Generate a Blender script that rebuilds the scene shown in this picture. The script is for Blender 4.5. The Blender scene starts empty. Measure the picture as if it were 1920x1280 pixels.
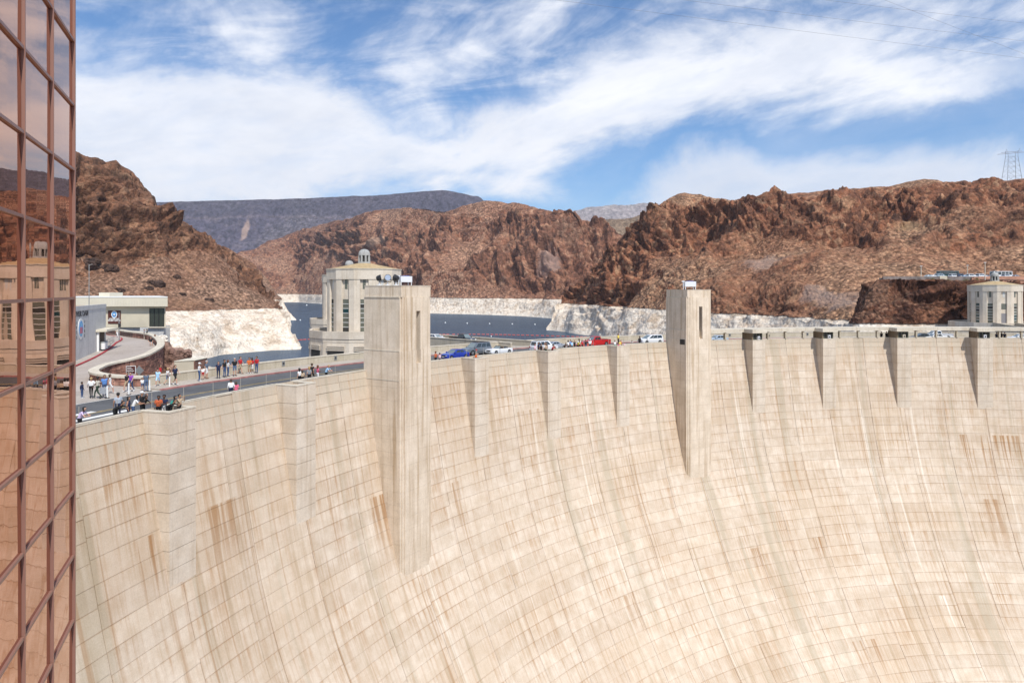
import bpy, bmesh, math, random
import numpy as np
from mathutils import Vector, Matrix, Euler

random.seed(7)
S = bpy.context.scene
COL = S.collection
PI = math.pi
R_ = math.radians

# ------------------------------------------------------------------ camera
CAMZ = 10.3
FPX = 1270.0
HOR = 543.6
cd = bpy.data.cameras.new('camera')
cam = bpy.data.objects.new('camera', cd)
COL.objects.link(cam)
cam.location = (0, 0, CAMZ)
cam.rotation_euler = (R_(90), 0, 0)
cd.sensor_width = 36.0
cd.lens = FPX / 1920 * 36
cd.shift_y = -(640 - HOR) / 1920
cd.clip_start = 0.5
cd.clip_end = 60000
S.camera = cam

# ------------------------------------------------------------------ node helper
class NT:
    def __init__(s, tree):
        s.t = tree; s.n = tree.nodes; s.l = tree.links
    def new(s, typ, **kw):
        n = s.n.new(typ)
        for k, v in kw.items(): setattr(n, k, v)
        return n
    def put(s, sock, v):
        if v is None: return
        if isinstance(v, bpy.types.NodeSocket): s.l.new(v, sock)
        elif isinstance(v, (tuple, list)) and len(v) == 3 and sock.type == 'RGBA': sock.default_value = (*v, 1)
        else: sock.default_value = v
    def m(s, op, a, b=None, c=None, clamp=False):
        n = s.new('ShaderNodeMath', operation=op, use_clamp=clamp)
        for i, v in enumerate((a, b, c)):
            if v is not None: s.put(n.inputs[i], v)
        return n.outputs[0]
    def vm(s, op, a, b=None):
        n = s.new('ShaderNodeVectorMath', operation=op)
        s.put(n.inputs[0], a)
        if b is not None: s.put(n.inputs[1], b)
        return n.outputs[0]
    def mul(s, v, xyz): return s.vm('MULTIPLY', v, xyz)
    def noise(s, v, scale=1.0, detail=4, rough=.55, dist=0.0, out=0, dim='3D'):
        n = s.new('ShaderNodeTexNoise', noise_dimensions=dim)
        s.put(n.inputs['Vector'], v)
        n.inputs['Scale'].default_value = scale; n.inputs['Detail'].default_value = detail
        n.inputs['Roughness'].default_value = rough; n.inputs['Distortion'].default_value = dist
        return n.outputs[out]
    def vor(s, v, scale=1.0, feature='F1', out=0, rnd=1.0):
        n = s.new('ShaderNodeTexVoronoi', feature=feature)
        s.put(n.inputs['Vector'], v); n.inputs['Scale'].default_value = scale
        n.inputs['Randomness'].default_value = rnd
        return n.outputs[out]
    def ramp(s, f, stops, interp='LINEAR'):
        n = s.new('ShaderNodeValToRGB'); s.put(n.inputs[0], f)
        cr = n.color_ramp; cr.interpolation = interp
        while len(cr.elements) < len(stops): cr.elements.new(.5)
        for e, (p, c) in zip(cr.elements, stops):
            e.position = p
            e.color = (c, c, c, 1) if isinstance(c, (int, float)) else (*c, 1)
        return n.outputs[0]
    def sm(s, v, a, b):                         # smoothstep a..b -> 0..1
        n = s.new('ShaderNodeMapRange', interpolation_type='SMOOTHSTEP')
        s.put(n.inputs[0], v); s.put(n.inputs[1], a); s.put(n.inputs[2], b)
        n.inputs[3].default_value = 0; n.inputs[4].default_value = 1
        return n.outputs[0]
    def mix(s, f, a, b, bl='MIX'):
        n = s.new('ShaderNodeMix', data_type='RGBA', blend_type=bl)
        s.put(n.inputs[0], f); s.put(n.inputs[6], a); s.put(n.inputs[7], b)
        return n.outputs[2]
    def curve(s, v, pts, x0, x1, y0, y1):       # piecewise function through pts
        mr = s.new('ShaderNodeMapRange'); s.put(mr.inputs[0], v)
        mr.inputs[1].default_value = x0; mr.inputs[2].default_value = x1
        fc = s.new('ShaderNodeFloatCurve'); s.l.new(mr.outputs[0], fc.inputs[1])
        c = fc.mapping.curves[0]
        q = [((x - x0) / (x1 - x0), (y - y0) / (y1 - y0)) for x, y in pts]
        while len(c.points) < len(q): c.points.new(.5, .5)
        for p, (x, y) in zip(c.points, q): p.location = (x, y); p.handle_type = 'AUTO_CLAMPED'
        fc.mapping.update()
        return s.m('ADD', s.m('MULTIPLY', fc.outputs[0], y1 - y0), y0)

def material(name):
    mt = bpy.data.materials.new(name); mt.use_nodes = True
    nt = NT(mt.node_tree)
    b = nt.n['Principled BSDF']
    return mt, nt, b

# ------------------------------------------------------------------ sun, sky, exposure
SUN_AZ, SUN_EL = R_(152), R_(53)               # azimuth clockwise from +Y
sd = bpy.data.lights.new('sun', 'SUN'); sd.energy = 4.0; sd.angle = R_(.53); sd.color = (1, .955, .88)
sun = bpy.data.objects.new('sun', sd); COL.objects.link(sun)
sun.location = (60, -150, 200)
dirv = Vector((math.sin(SUN_AZ) * math.cos(SUN_EL), math.cos(SUN_AZ) * math.cos(SUN_EL), math.sin(SUN_EL)))
sun.rotation_euler = dirv.to_track_quat('Z', 'Y').to_euler()

W = bpy.data.worlds.new('World'); S.world = W; W.use_nodes = True
def build_world():
    t = NT(W.node_tree); bg = t.n['Background']; STR = .14
    sky = t.new('ShaderNodeTexSky', sky_type='NISHITA', sun_disc=False)
    sky.sun_elevation = SUN_EL; sky.sun_rotation = SUN_AZ
    sky.altitude = 400; sky.air_density = 1.0; sky.dust_density = .4; sky.ozone_density = 1.6
    d = t.new('ShaderNodeTexCoord').outputs['Generated']
    sep = t.new('ShaderNodeSeparateXYZ'); t.l.new(d, sep.inputs[0])
    x, y, z = sep.outputs
    az = t.m('ARCTAN2', x, y); el = t.m('ARCSINE', z)
    def A(px): return math.atan((px - 960) / FPX)
    def E(px, py): return math.atan((HOR - py) / FPX * math.cos(A(px)))
    # cloud coordinates: streaks that rise gently to the right
    ca, sa = math.cos(.2), math.sin(.2)
    su = t.m('ADD', t.m('MULTIPLY', az, ca), t.m('MULTIPLY', el, sa))
    sv = t.m('SUBTRACT', t.m('MULTIPLY', el, ca), t.m('MULTIPLY', az, sa))
    cb = t.new('ShaderNodeCombineXYZ'); t.put(cb.inputs[0], t.m('MULTIPLY', su, 1.0)); t.put(cb.inputs[1], t.m('MULTIPLY', sv, 1.9)); cb.inputs[2].default_value = 3.7
    P = cb.outputs[0]
    cb2 = t.new('ShaderNodeCombineXYZ'); t.put(cb2.inputs[0], t.m('MULTIPLY', su, 1.0)); t.put(cb2.inputs[1], t.m('MULTIPLY', sv, 3.4)); cb2.inputs[2].default_value = 9.1
    Q = cb2.outputs[0]
    n1 = t.noise(P, 4.2, 9, .6, .4)
    n2 = t.noise(Q, 6.0, 8, .62, .6)
    n3 = t.noise(P, 13.0, 6, .62, .3)
    warp = t.m('ADD', t.m('MULTIPLY', t.m('SUBTRACT', n1, .5), .22), t.m('MULTIPLY', t.m('SUBTRACT', n3, .5), .06))
    e = t.m('ADD', el, warp)
    def curve_px(pts, lo, hi):
        q = [(A(px), E(px, py)) for px, py in pts]
        return t.curve(az, q, q[0][0], q[-1][0], lo, hi)
    U1 = curve_px([(-200, 60), (140, 95), (330, 128), (470, 112), (600, 150), (720, 200), (860, 222), (960, 190), (1100, 95), (1300, 60), (1500, 40), (1750, 52), (1950, 95), (2300, 90)], -.1, .6)
    L1 = curve_px([(-200, 430), (140, 420), (500, 410), (700, 375), (850, 350), (1000, 330), (1120, 290), (1300, 248), (1480, 214), (1650, 190), (1800, 165), (1950, 135), (2300, 120)], -.1, .6)
    m1 = t.m('MULTIPLY', t.sm(t.m('SUBTRACT', U1, e), -.03, .035), t.sm(t.m('SUBTRACT', e, L1), -.025, .05))
    U2 = curve_px([(800, 420), (1000, 400), (1130, 362), (1260, 310), (1400, 268), (1600, 258), (1800, 262), (1950, 240), (2300, 200)], -.1, .6)
    m2 = t.m('MULTIPLY', t.m('MULTIPLY', t.sm(t.m('SUBTRACT', U2, e), -.015, .06), t.sm(az, A(850), A(1200))), .9)
    # thin high veil, streaky, everywhere
    veil = t.m('MULTIPLY', t.sm(t.m('ADD', t.m('MULTIPLY', n2, .42), t.m('MULTIPLY', n1, .68)), .47, .74), .9)
    veil = t.m('MULTIPLY', veil, t.m('ADD', .2, t.m('MULTIPLY', t.sm(t.m('SUBTRACT', e, L1), -.02, .05), .8)))
    lowh = t.sm(el, .16, .04)
    # the clear gap above the left ridge and the small window right of centre
    body = t.m('MAXIMUM', m1, m2)
    tex = t.m('ADD', .8, t.m('MULTIPLY', t.sm(t.m('ADD', t.m('MULTIPLY', n2, .6), t.m('MULTIPLY', n3, .4)), .3, .62), .2))
    cov = t.m('MAXIMUM', t.m('MULTIPLY', body, tex), t.m('MULTIPLY', veil, .95))
    cov = t.m('MAXIMUM', cov, t.m('MULTIPLY', lowh, .25), clamp=True)
    cloud = t.mix(t.sm(n1, .3, .7), (5.3, 5.5, 6.0), (6.6, 6.65, 6.9))
    skyc = t.mix(1.0, sky.outputs[0], (.40, .65, .86), 'MULTIPLY')
    colr = t.mix(cov, skyc, cloud)
    t.put(bg.inputs[0], colr); bg.inputs[1].default_value = STR
build_world()

vs = S.view_settings
vs.view_transform = 'Standard'; vs.look = 'None'; vs.gamma = 1; vs.use_curve_mapping = False
vs.exposure = .28
S.cycles.use_denoising = True
S.cycles.max_bounces = 6; S.cycles.diffuse_bounces = 3; S.cycles.glossy_bounces = 4; S.cycles.volume_bounces = 0
S.cycles.sample_clamp_indirect = 8

# ------------------------------------------------------------------ mesh helpers
def link(name, me, mats=None, parent=None, loc=None, rot=None):
    o = bpy.data.objects.new(name, me); COL.objects.link(o)
    if mats is not None and me is not None:
        for m_ in (mats if isinstance(mats, (list, tuple)) else [mats]): me.materials.append(m_)
    if parent is not None: o.parent = parent
    if loc is not None: o.location = loc
    if rot is not None: o.rotation_euler = rot
    return o
def tag(o, label=None, cat=None, group=None, kind=None):
    if label: o['label'] = label
    if cat: o['category'] = cat
    if group: o['group'] = group
    if kind: o['kind'] = kind
    return o
def thing(name, label, cat, loc=(0, 0, 0), rz=0, group=None):
    o = bpy.data.objects.new(name, None); COL.objects.link(o)
    o.location = loc; o.rotation_euler = (0, 0, rz); o.empty_display_size = .3
    return tag(o, label, cat, group)
def mesh(name, V, F, smooth=False, uv=None, mi=None):
    me = bpy.data.meshes.new(name)
    me.from_pydata([tuple(map(float, v)) for v in V], [], [tuple(map(int, f)) for f in F])
    if uv is not None:
        lay = me.uv_layers.new(name='UVMap'); li = np.zeros(len(me.loops), int); me.loops.foreach_get('vertex_index', li)
        lay.data.foreach_set('uv', np.asarray(uv, np.float32)[li].ravel())
    if mi is not None: me.polygons.foreach_set('material_index', np.asarray(mi, np.int32))
    if smooth: me.polygons.foreach_set('use_smooth', np.ones(len(me.polygons), bool))
    me.update()
    return me
class MB:                                       # mesh builder
    def __init__(s): s.V = []; s.F = []; s.M = []
    def add(s, V, F, m=0):
        o = len(s.V); s.V += [tuple(v) for v in V]; s.F += [tuple(i + o for i in f) for f in F]; s.M += [m] * len(F); return s
    def box(s, x0, x1, y0, y1, z0, z1, m=0):
        V = [(x, y, z) for z in (z0, z1) for y in (y0, y1) for x in (x0, x1)]
        return s.add(V, [(0, 2, 3, 1), (4, 5, 7, 6), (0, 1, 5, 4), (2, 6, 7, 3), (0, 4, 6, 2), (1, 3, 7, 5)], m)
    def prism(s, poly, z0, z1, m=0, cap=True):  # counter-clockwise polygon
        n = len(poly)
        V = [(x, y, z0) for x, y in poly] + [(x, y, z1) for x, y in poly]
        F = [(i, (i + 1) % n, (i + 1) % n + n, i + n) for i in range(n)]
        if cap: F += [tuple(range(n - 1, -1, -1)), tuple(range(n, 2 * n))]
        return s.add(V, F, m)
    def lathe(s, prof, n=16, c=(0, 0, 0), m=0, a0=0.0):
        V = []; F = []
        for r, z in prof:
            for i in range(n):
                a = a0 + 2 * PI * i / n; V.append((c[0] + r * math.cos(a), c[1] + r * math.sin(a), c[2] + z))
        for j in range(len(prof) - 1):
            for i in range(n):
                k = (i + 1) % n
                F.append((j * n + i, j * n + k, (j + 1) * n + k, (j + 1) * n + i))
        F.append(tuple(range(n - 1, -1, -1))); F.append(tuple((len(prof) - 1) * n + i for i in range(n)))
        return s.add(V, F, m)
    def tube(s, p, q, r, n=6, m=0, r2=None):
        p, q = Vector(p), Vector(q); d = q - p
        if d.length < 1e-6: return s
        z = d.normalized(); x = z.orthogonal().normalized(); y = z.cross(x); r2 = r if r2 is None else r2
        V = [p + (x * math.cos(2 * PI * i / n) + y * math.sin(2 * PI * i / n)) * r for i in range(n)] + \
            [q + (x * math.cos(2 * PI * i / n) + y * math.sin(2 * PI * i / n)) * r2 for i in range(n)]
        F = [(i, (i + 1) % n, (i + 1) % n + n, i + n) for i in range(n)] + [tuple(range(n - 1, -1, -1)), tuple(range(n, 2 * n))]
        return s.add(V, F, m)
    def obj(s, name, mats, parent=None, loc=None, rot=None, smooth=False):
        me = mesh(name, s.V, s.F, smooth, mi=s.M)
        return link(name, me, mats, parent, loc, rot)
def copy_tree(o, parent=None):
    c = o.copy(); COL.objects.link(c)
    if parent is not None: c.parent = parent
    for ch in list(o.children): copy_tree(ch, c)
    return c

# pixel of the photograph + distance along the view axis -> point; + height -> point
def at(px, py, D): return ((px - 960) / FPX * D, D, CAMZ - (py - HOR) / FPX * D)
def onz(px, py, z):
    D = (CAMZ - z) * FPX / (py - HOR); return ((px - 960) / FPX * D, D, z)

# ------------------------------------------------------------------ numpy noise
def _h(i, j, k, s):
    h = (i * 374761393 + j * 668265263 + k * 2147483647 + s * 1274126177) & 0xFFFFFFFF
    h = ((h ^ (h >> 13)) * 1274126177) & 0xFFFFFFFF
    h = ((h ^ (h >> 16)) * 2246822519) & 0xFFFFFFFF
    return ((h ^ (h >> 15)) & 0xFFFFFF) / float(0xFFFFFF)
def vnoise(P, seed=0):
    f = np.floor(P); i = f.astype(np.int64); w = P - f; w = w * w * w * (w * (w * 6 - 15) + 10)
    r = 0
    for a in (0, 1):
        wx = w[..., 0] if a else 1 - w[..., 0]
        for b in (0, 1):
            wy = w[..., 1] if b else 1 - w[..., 1]
            for c in (0, 1):
                wz = w[..., 2] if c else 1 - w[..., 2]
                r = r + wx * wy * wz * _h(i[..., 0] + a, i[..., 1] + b, i[..., 2] + c, seed)
    return r
def fbm(P, oc=5, seed=0, gain=.5, ridged=False):
    t = 0; a = 1; n = 0
    for o in range(oc):
        v = vnoise(P * 2.03 ** o + 17.3 * o, seed + o)
        if ridged: v = 1 - np.abs(2 * v - 1)
        t = t + a * v; n += a; a *= gain
    return t / n
def worley(P, seed=0):
    f = np.floor(P).astype(np.int64); d1 = np.full(P.shape[:-1], 9.); d2 = d1.copy(); cid = np.zeros(P.shape[:-1])
    for a in (-1, 0, 1):
        for b in (-1, 0, 1):
            for c in (-1, 0, 1):
                i, j, k = f[..., 0] + a, f[..., 1] + b, f[..., 2] + c
                q = np.stack([i + _h(i, j, k, seed), j + _h(i, j, k, seed + 1), k + _h(i, j, k, seed + 2)], -1)
                d = np.sqrt(((P - q) ** 2).sum(-1)); h = _h(i, j, k, seed + 3)
                nw = d < d1
                d2 = np.where(nw, d1, np.minimum(d2, d)); cid = np.where(nw, h, cid); d1 = np.where(nw, d, d1)
    return d1, d2, cid
def grid_faces(nu, nv):
    i = np.arange(nu - 1)[:, None] * nv + np.arange(nv - 1)[None, :]
    return np.stack([i, i + nv, i + nv + 1, i + 1], -1).reshape(-1, 4)
def grid_mesh(name, V, smooth=False, flip=False):
    nu, nv = V.shape[:2]; F = grid_faces(nu, nv)
    if flip: F = F[:, ::-1]
    me = bpy.data.meshes.new(name)
    me.vertices.add(nu * nv); me.vertices.foreach_set('co', np.ascontiguousarray(V, np.float32).ravel())
    me.loops.add(F.size); me.loops.foreach_set('vertex_index', np.ascontiguousarray(F, np.int32).ravel())
    me.polygons.add(len(F)); me.polygons.foreach_set('loop_start', np.arange(0, F.size, 4, dtype=np.int32))
    if smooth: me.polygons.foreach_set('use_smooth', np.ones(len(F), bool))
    me.update(calc_edges=True); me.validate()
    return me
# ------------------------------------------------------------------ materials
def plain(name, col, rough=.6, metal=0.0, var=.0, scale=2.0, spec=.4):
    mt, t, b = material(name)
    b.inputs['Roughness'].default_value = rough; b.inputs['Metallic'].default_value = metal
    b.inputs['Specular IOR Level'].default_value = spec
    if var:
        n = t.noise(t.new('ShaderNodeTexCoord').outputs['Object'], scale, 5, .6)
        t.put(b.inputs['Base Color'], t.mix(t.sm(n, .3, .7), tuple(c * (1 - var) for c in col), tuple(min(1, c * (1 + var)) for c in col)))
    else: t.put(b.inputs['Base Color'], col)
    return mt

def rock(name, dark, mid, light, scree, s=1.0, ring=None, varn=.55, bump=.9, blotch=None, strata=None):
    mt, t, b = material(name)
    g = t.new('ShaderNodeNewGeometry'); P = g.outputs['Position']
    nz = t.new('ShaderNodeSeparateXYZ'); t.l.new(g.outputs['Normal'], nz.inputs[0]); steep = nz.outputs[2]
    pz = t.new('ShaderNodeSeparateXYZ'); t.l.new(P, pz.inputs[0]); z = pz.outputs[2]
    big = t.noise(P, 1 / (75 * s), 5, .55, .8)
    med = t.noise(t.mul(P, (1, 1, .55)), 1 / (13 * s), 8, .62, .5)
    fin = t.noise(P, 1 / (2.6 * s), 6, .65)
    wp = t.vm('ADD', P, t.vm('SCALE', t.noise(P, 1 / (6 * s), 3, .5, out=1)))
    wp.node.inputs[0]; 
    sc = [n for n in t.n if n.bl_idname == 'ShaderNodeVectorMath' and n.operation == 'SCALE'][-1]; sc.inputs[3].default_value = 3.0 * s
    cell = t.vor(wp, 1 / (4.2 * s), out=1)
    cs = t.new('ShaderNodeSeparateColor'); t.l.new(cell, cs.inputs[0]); cr = cs.outputs[0]
    edge = t.vor(wp, 1 / (4.2 * s), 'DISTANCE_TO_EDGE')
    c = t.ramp(t.m('ADD', t.m('MULTIPLY', med, .75), t.m('MULTIPLY', cr, .25)), [(.25, dark), (.44, tuple(.45 * a + .55 * d for a, d in zip(dark, mid))), (.54, mid), (.68, light), (.82, tuple(.5 * a + .5 * d for a, d in zip(light, mid)))])
    # loose talus lies where the slope is gentle
    ta = t.new('ShaderNodeAttribute'); ta.attribute_name = 'talus'; tl = ta.outputs['Fac']
    tal = t.m('MULTIPLY', tl, t.sm(t.m('ADD', steep, t.m('MULTIPLY', t.m('SUBTRACT', med, .5), .9)), .30, .62))
    sp = t.noise(P, 1 / (1.5 * s), 5, .7)
    pc = t.new('ShaderNodeSeparateColor'); t.l.new(t.vor(P, 1 / (1.9 * s), out=1), pc.inputs[0])
    pe = t.vor(P, 1 / (1.9 * s))
    sct = t.mix(t.sm(t.m('ADD', t.m('MULTIPLY', sp, .6), t.m('MULTIPLY', pc.outputs[0], .4)), .33, .66), tuple(.42 * a + .25 * d for a, d in zip(scree, dark)), tuple(min(1, 1.28 * a) for a in scree))
    sct = t.mix(t.m('MULTIPLY', t.sm(pe, .42, .75), .6), sct, tuple(.7 * d + .12 * a for a, d in zip(scree, dark)))
    sct = t.mix(t.m('MULTIPLY', t.sm(pc.outputs[1], .86, .95), .6), sct, tuple(min(1, 1.6 * a) for a in scree))
    sct = t.mix(t.m('MULTIPLY', t.sm(big, .42, .6), .45), sct, mid)
    c = t.mix(t.m('MULTIPLY', tal, .85), c, sct)
    c = t.mix(t.m('MULTIPLY', t.m('SUBTRACT', 1.0, tl), .14), c, dark)
    # desert varnish patches
    v = t.sm(t.m('ADD', t.m('MULTIPLY', big, .55), t.m('MULTIPLY', med, .5)), .54, .64)
    c = t.mix(t.m('MULTIPLY', t.m('MULTIPLY', v, varn), t.m('SUBTRACT', 1.0, t.m('MULTIPLY', tal, .7))), c, dark)
    c = t.mix(t.m('MULTIPLY', t.sm(t.noise(P, 1 / (38 * s), 6, .65, 1.0), .58, .68), .5), c, light)
    if strata is not None:                       # dark caprock over a thin pale bed
        sz = t.m('ADD', z, t.m('ADD', t.m('MULTIPLY', t.m('SUBTRACT', big, .5), 60), t.m('MULTIPLY', t.m('SUBTRACT', med, .5), 50)))
        c = t.mix(t.m('MULTIPLY', t.sm(sz, strata, strata + 14), .6), c, dark)
        ln = t.m('MULTIPLY', t.sm(sz, strata - 26, strata - 12), t.sm(sz, strata + 4, strata - 8))
        c = t.mix(t.m('MULTIPLY', ln, .55), c, light)
    # cracks, pebbles, scrub
    c = t.mix(t.m('MULTIPLY', t.m('MULTIPLY', t.sm(edge, .09, .0), t.m('SUBTRACT', 1.0, tl)), .13), c, dark)
    c = t.mix(1.0, c, t.ramp(fin, [(.28, .30), (.5, .95), (.75, 1.7)]), 'MULTIPLY')
    scrub = t.sm(t.vor(P, 1 / (3.1 * s)), .2, .1)
    c = t.mix(t.m('MULTIPLY', t.m('MULTIPLY', scrub, t.sm(steep, .5, .8)), .45), c, (.085, .075, .04))
    if blotch:                                   # pale slides: (centre, radii, strength, colour)
        for ctr, rad, st, bc in blotch:
            dn = t.new('ShaderNodeVectorMath', operation='LENGTH')
            t.put(dn.inputs[0], t.vm('DIVIDE', t.vm('SUBTRACT', P, ctr), rad))
            dd = t.m('ADD', dn.outputs['Value'], t.m('MULTIPLY', t.m('SUBTRACT', med, .5), 1.6))
            c = t.mix(t.m('MULTIPLY', t.sm(dd, 1.0, .55), st), c, bc)
    if ring is not None:
        rn = t.noise(P, 1 / 9, 5, .65)
        rz = t.m('ADD', z, t.m('MULTIPLY', t.m('SUBTRACT', rn, .5), 2.6))
        rf = t.sm(rz, ring + .35, ring - .35)
        rm = t.noise(t.mul(P, (1, 1, 1.3)), 1 / 10, 8, .66, .7)
        rc = t.ramp(rm, [(.26, (.40, .30, .215)), (.40, (.51, .41, .31)), (.48, (.69, .605, .50)), (.7, (.76, .69, .59))])
        re = t.vor(wp, 1 / 3.4, 'DISTANCE_TO_EDGE')
        rc = t.mix(t.m('MULTIPLY', t.sm(re, .05, .0), .18), rc, (.40, .30, .22))
        rc = t.mix(t.m('MULTIPLY', t.sm(t.noise(t.mul(P, (.25, .25, 2.4)), 1 / 4, 5, .6), .50, .64), .38), rc, (.52, .36, .235))
        rc = t.mix(t.m('MULTIPLY', t.sm(t.noise(P, 1 / 24, 5, .6, 1.2), .60, .70), .3), rc, (.42, .32, .25))
        rc = t.mix(1.0, rc, t.ramp(fin, [(.28, .72), (.5, 1.0), (.75, 1.12)]), 'MULTIPLY')
        dsl = t.noise(t.mul(P, (1, 1, .22)), 1 / 7, 7, .66, .8)
        rc = t.mix(t.m('MULTIPLY', t.sm(dsl, .50, .64), .5), rc, (.36, .27, .21))
        rc = t.mix(1.0, rc, t.ramp(t.noise(P, 1 / 1.3, 5, .7), [(.34, .62), (.46, 1.0), (.7, 1.1)]), 'MULTIPLY')
        lowz = t.m('MULTIPLY', t.sm(z, -27, -30), .35)
        rc = t.mix(lowz, rc, (.76, .70, .60))
        c = t.mix(rf, c, rc)
    t.put(b.inputs['Base Color'], c); b.inputs['Roughness'].default_value = .95; b.inputs['Specular IOR Level'].default_value = .15
    bp = t.new('ShaderNodeBump'); bp.inputs['Strength'].default_value = bump; bp.inputs['Distance'].default_value = 1.6 * s
    ek = t.m('MULTIPLY', t.m('SUBTRACT', 1.0, tl), .15)
    h = t.m('ADD', t.m('ADD', fin, t.m('MULTIPLY', t.m('MULTIPLY', t.m('SUBTRACT', 1.0, pe), tl), .8)), t.m('ADD', t.m('MULTIPLY', med, t.m('SUBTRACT', 2.0, t.m('MULTIPLY', tl, 1.2))), t.m('MULTIPLY', t.sm(edge, 0, .18), ek)))
    if ring is not None: h = t.m('MULTIPLY', h, t.m('SUBTRACT', 1.0, t.m('MULTIPLY', rf, .55)))
    t.put(bp.inputs['Height'], h); t.l.new(bp.outputs[0], b.inputs['Normal'])
    return mt

def concrete_wall(name, uv=True):
    """face of the dam: u = metres along the arc, v = metres below the crest, stains run down v"""
    mt, t, b = material(name)
    uvn = t.new('ShaderNodeUVMap'); uvn.uv_map = 'UVMap'
    sp = t.new('ShaderNodeSeparateXYZ'); t.l.new(uvn.outputs[0], sp.inputs[0]); u, v = sp.outputs[0], sp.outputs[1]
    at_ = t.new('ShaderNodeAttribute'); at_.attribute_name = 'tone'
    ts = t.new('ShaderNodeSeparateColor'); t.l.new(at_.outputs['Color'], ts.inputs[0]); shade, stain0, lv = ts.outputs
    def uvv(a, c, w=0.0):
        cb = t.new('ShaderNodeCombineXYZ'); t.put(cb.inputs[0], t.m('MULTIPLY', u, a)); t.put(cb.inputs[1], t.m('MULTIPLY', v, c)); cb.inputs[2].default_value = w
        return cb.outputs[0]
    stain = t.m('ADD', t.m('MULTIPLY', stain0, .35), t.m('MULTIPLY', t.sm(t.noise(uvv(.16, .13, 31.), 1.0, 4, .6), .38, .68), .65))
    streak = t.noise(uvv(2.4, .10), 1.0, 7, .62)
    streak2 = t.noise(uvv(.8, .035, 5.), 1.0, 6, .6)
    coarse = t.noise(uvv(.055, .07, 2.), 1.0, 4, .55)
    blot = t.noise(uvv(.5, .6, 8.), 1.0, 7, .65)
    base = t.mix(t.sm(blot, .3, .72), (.535, .44, .338), (.665, .575, .478))
    base = t.mix(t.m('MULTIPLY', t.sm(coarse, .42, .66), .5), base, (.50, .385, .275))
    # form-board lines: faint courses and uprights inside each lift
    fv = t.m('FRACT', t.m('MULTIPLY', v, 1 / .49)); fl = t.m('MAXIMUM', t.sm(fv, .06, 0), t.sm(fv, .94, 1))
    base = t.mix(t.m('MULTIPLY', fl, t.m('MULTIPLY', t.sm(streak2, .35, .6), .14)), base, (.40, .28, .17))
    fu = t.m('FRACT', t.m('ADD', t.m('MULTIPLY', u, 1 / 1.9), t.m('MULTIPLY', shade, 3.7))); ul = t.m('MAXIMUM', t.sm(fu, .025, 0), t.sm(fu, .975, 1))
    base = t.mix(t.m('MULTIPLY', ul, t.m('MULTIPLY', stain, .42)), base, (.36, .21, .10))
    # grey weathering near the crest
    topg = t.m('MULTIPLY', t.sm(v, 3.6, 1.6), .75)
    base = t.mix(topg, base, t.mix(t.sm(streak, .35, .65), (.45, .385, .30), (.60, .53, .43)))
    # rust and mineral streaks, strongest under the joint above
    fade = t.m('ADD', .45, t.m('MULTIPLY', t.m('SUBTRACT', 1.0, lv), .55))
    s1 = t.m('MULTIPLY', t.m('MULTIPLY', t.sm(streak, .44, .68), fade), t.m('ADD', .36, t.m('MULTIPLY', stain, .85)))
    base = t.mix(t.m('MULTIPLY', s1, .8), base, (.37, .21, .10))
    s2 = t.m('MULTIPLY', t.sm(streak2, .53, .68), t.m('ADD', .35, t.m('MULTIPLY', t.sm(coarse, .40, .62), .65)))
    base = t.mix(t.m('MULTIPLY', s2, .6), base, (.35, .25, .15))
    s3 = t.m('MULTIPLY', t.sm(t.noise(uvv(1.6, .05, 11.), 1.0, 5, .6), .60, .74), t.m('SUBTRACT', 1.0, topg))
    base = t.mix(t.m('MULTIPLY', s3, .5), base, (.70, .63, .53))
    s4 = t.m('MULTIPLY', t.sm(t.noise(uvv(.33, .016, 15.), 1.0, 4, .55), .55, .66), .5)
    base = t.mix(s4, base, (.38, .325, .235))
    # marked stains: (u0, u1, v0, v1, strength, colour)
    wob = t.m('MULTIPLY', t.m('SUBTRACT', t.noise(uvv(.9, .25, 21.), 1.0, 4, .6), .5), 1.6)
    uw, vw = t.m('ADD', u, wob), t.m('ADD', v, t.m('MULTIPLY', t.m('SUBTRACT', streak, .5), 9.0))
    rn_ = t.noise(uvv(1.5, .045, 61.), 1.0, 4, .6)
    RUNS = t.m('ADD', .10, t.m('MULTIPLY', t.sm(rn_, .49, .60), .9))
    for u0, u1, v0, v1, st, colr in STAINS:
        f = t.m('MULTIPLY', t.sm(uw, u0 - .3, u0 + .6), t.sm(uw, u1 + .3, u1 - .6))
        f = t.m('MULTIPLY', f, t.m('MULTIPLY', t.sm(v, v0 - .05, v0 + .1), t.sm(vw, v1 + 2.5, v0 + .3)))
        runs = RUNS if st < 1 else 1.0
        base = t.mix(t.m('MULTIPLY', t.m('MULTIPLY', f, runs), min(st, 1.0)), base, colr)
    # long thin runs that cross many lifts
    lr = t.noise(uvv(1.15, .018, 41.), 1.0, 3, .55)
    base = t.mix(t.m('MULTIPLY', t.m('MULTIPLY', t.sm(lr, .63, .70), t.sm(v, 3, 9)), .6), base, (.36, .225, .125))
    lp_ = t.noise(uvv(.9, .020, 53.), 1.0, 3, .55)
    base = t.mix(t.m('MULTIPLY', t.m('MULTIPLY', t.sm(lp_, .64, .72), t.sm(v, 4, 12)), .55), base, (.74, .68, .59))
    # each pour has its own tone
    base = t.mix(1.0, base, t.ramp(shade, [(0, (.91, .90, .89)), (.5, (.98, .975, .97)), (1, (1.035, 1.035, 1.03))]), 'MULTIPLY')
    # joint edges
    base = t.mix(t.m('MULTIPLY', t.m('MAXIMUM', t.sm(lv, .07, .0), t.sm(lv, .95, 1.0)), t.m('ADD', .0, t.m('MULTIPLY', stain, .5))), base, (.34, .20, .105))
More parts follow.
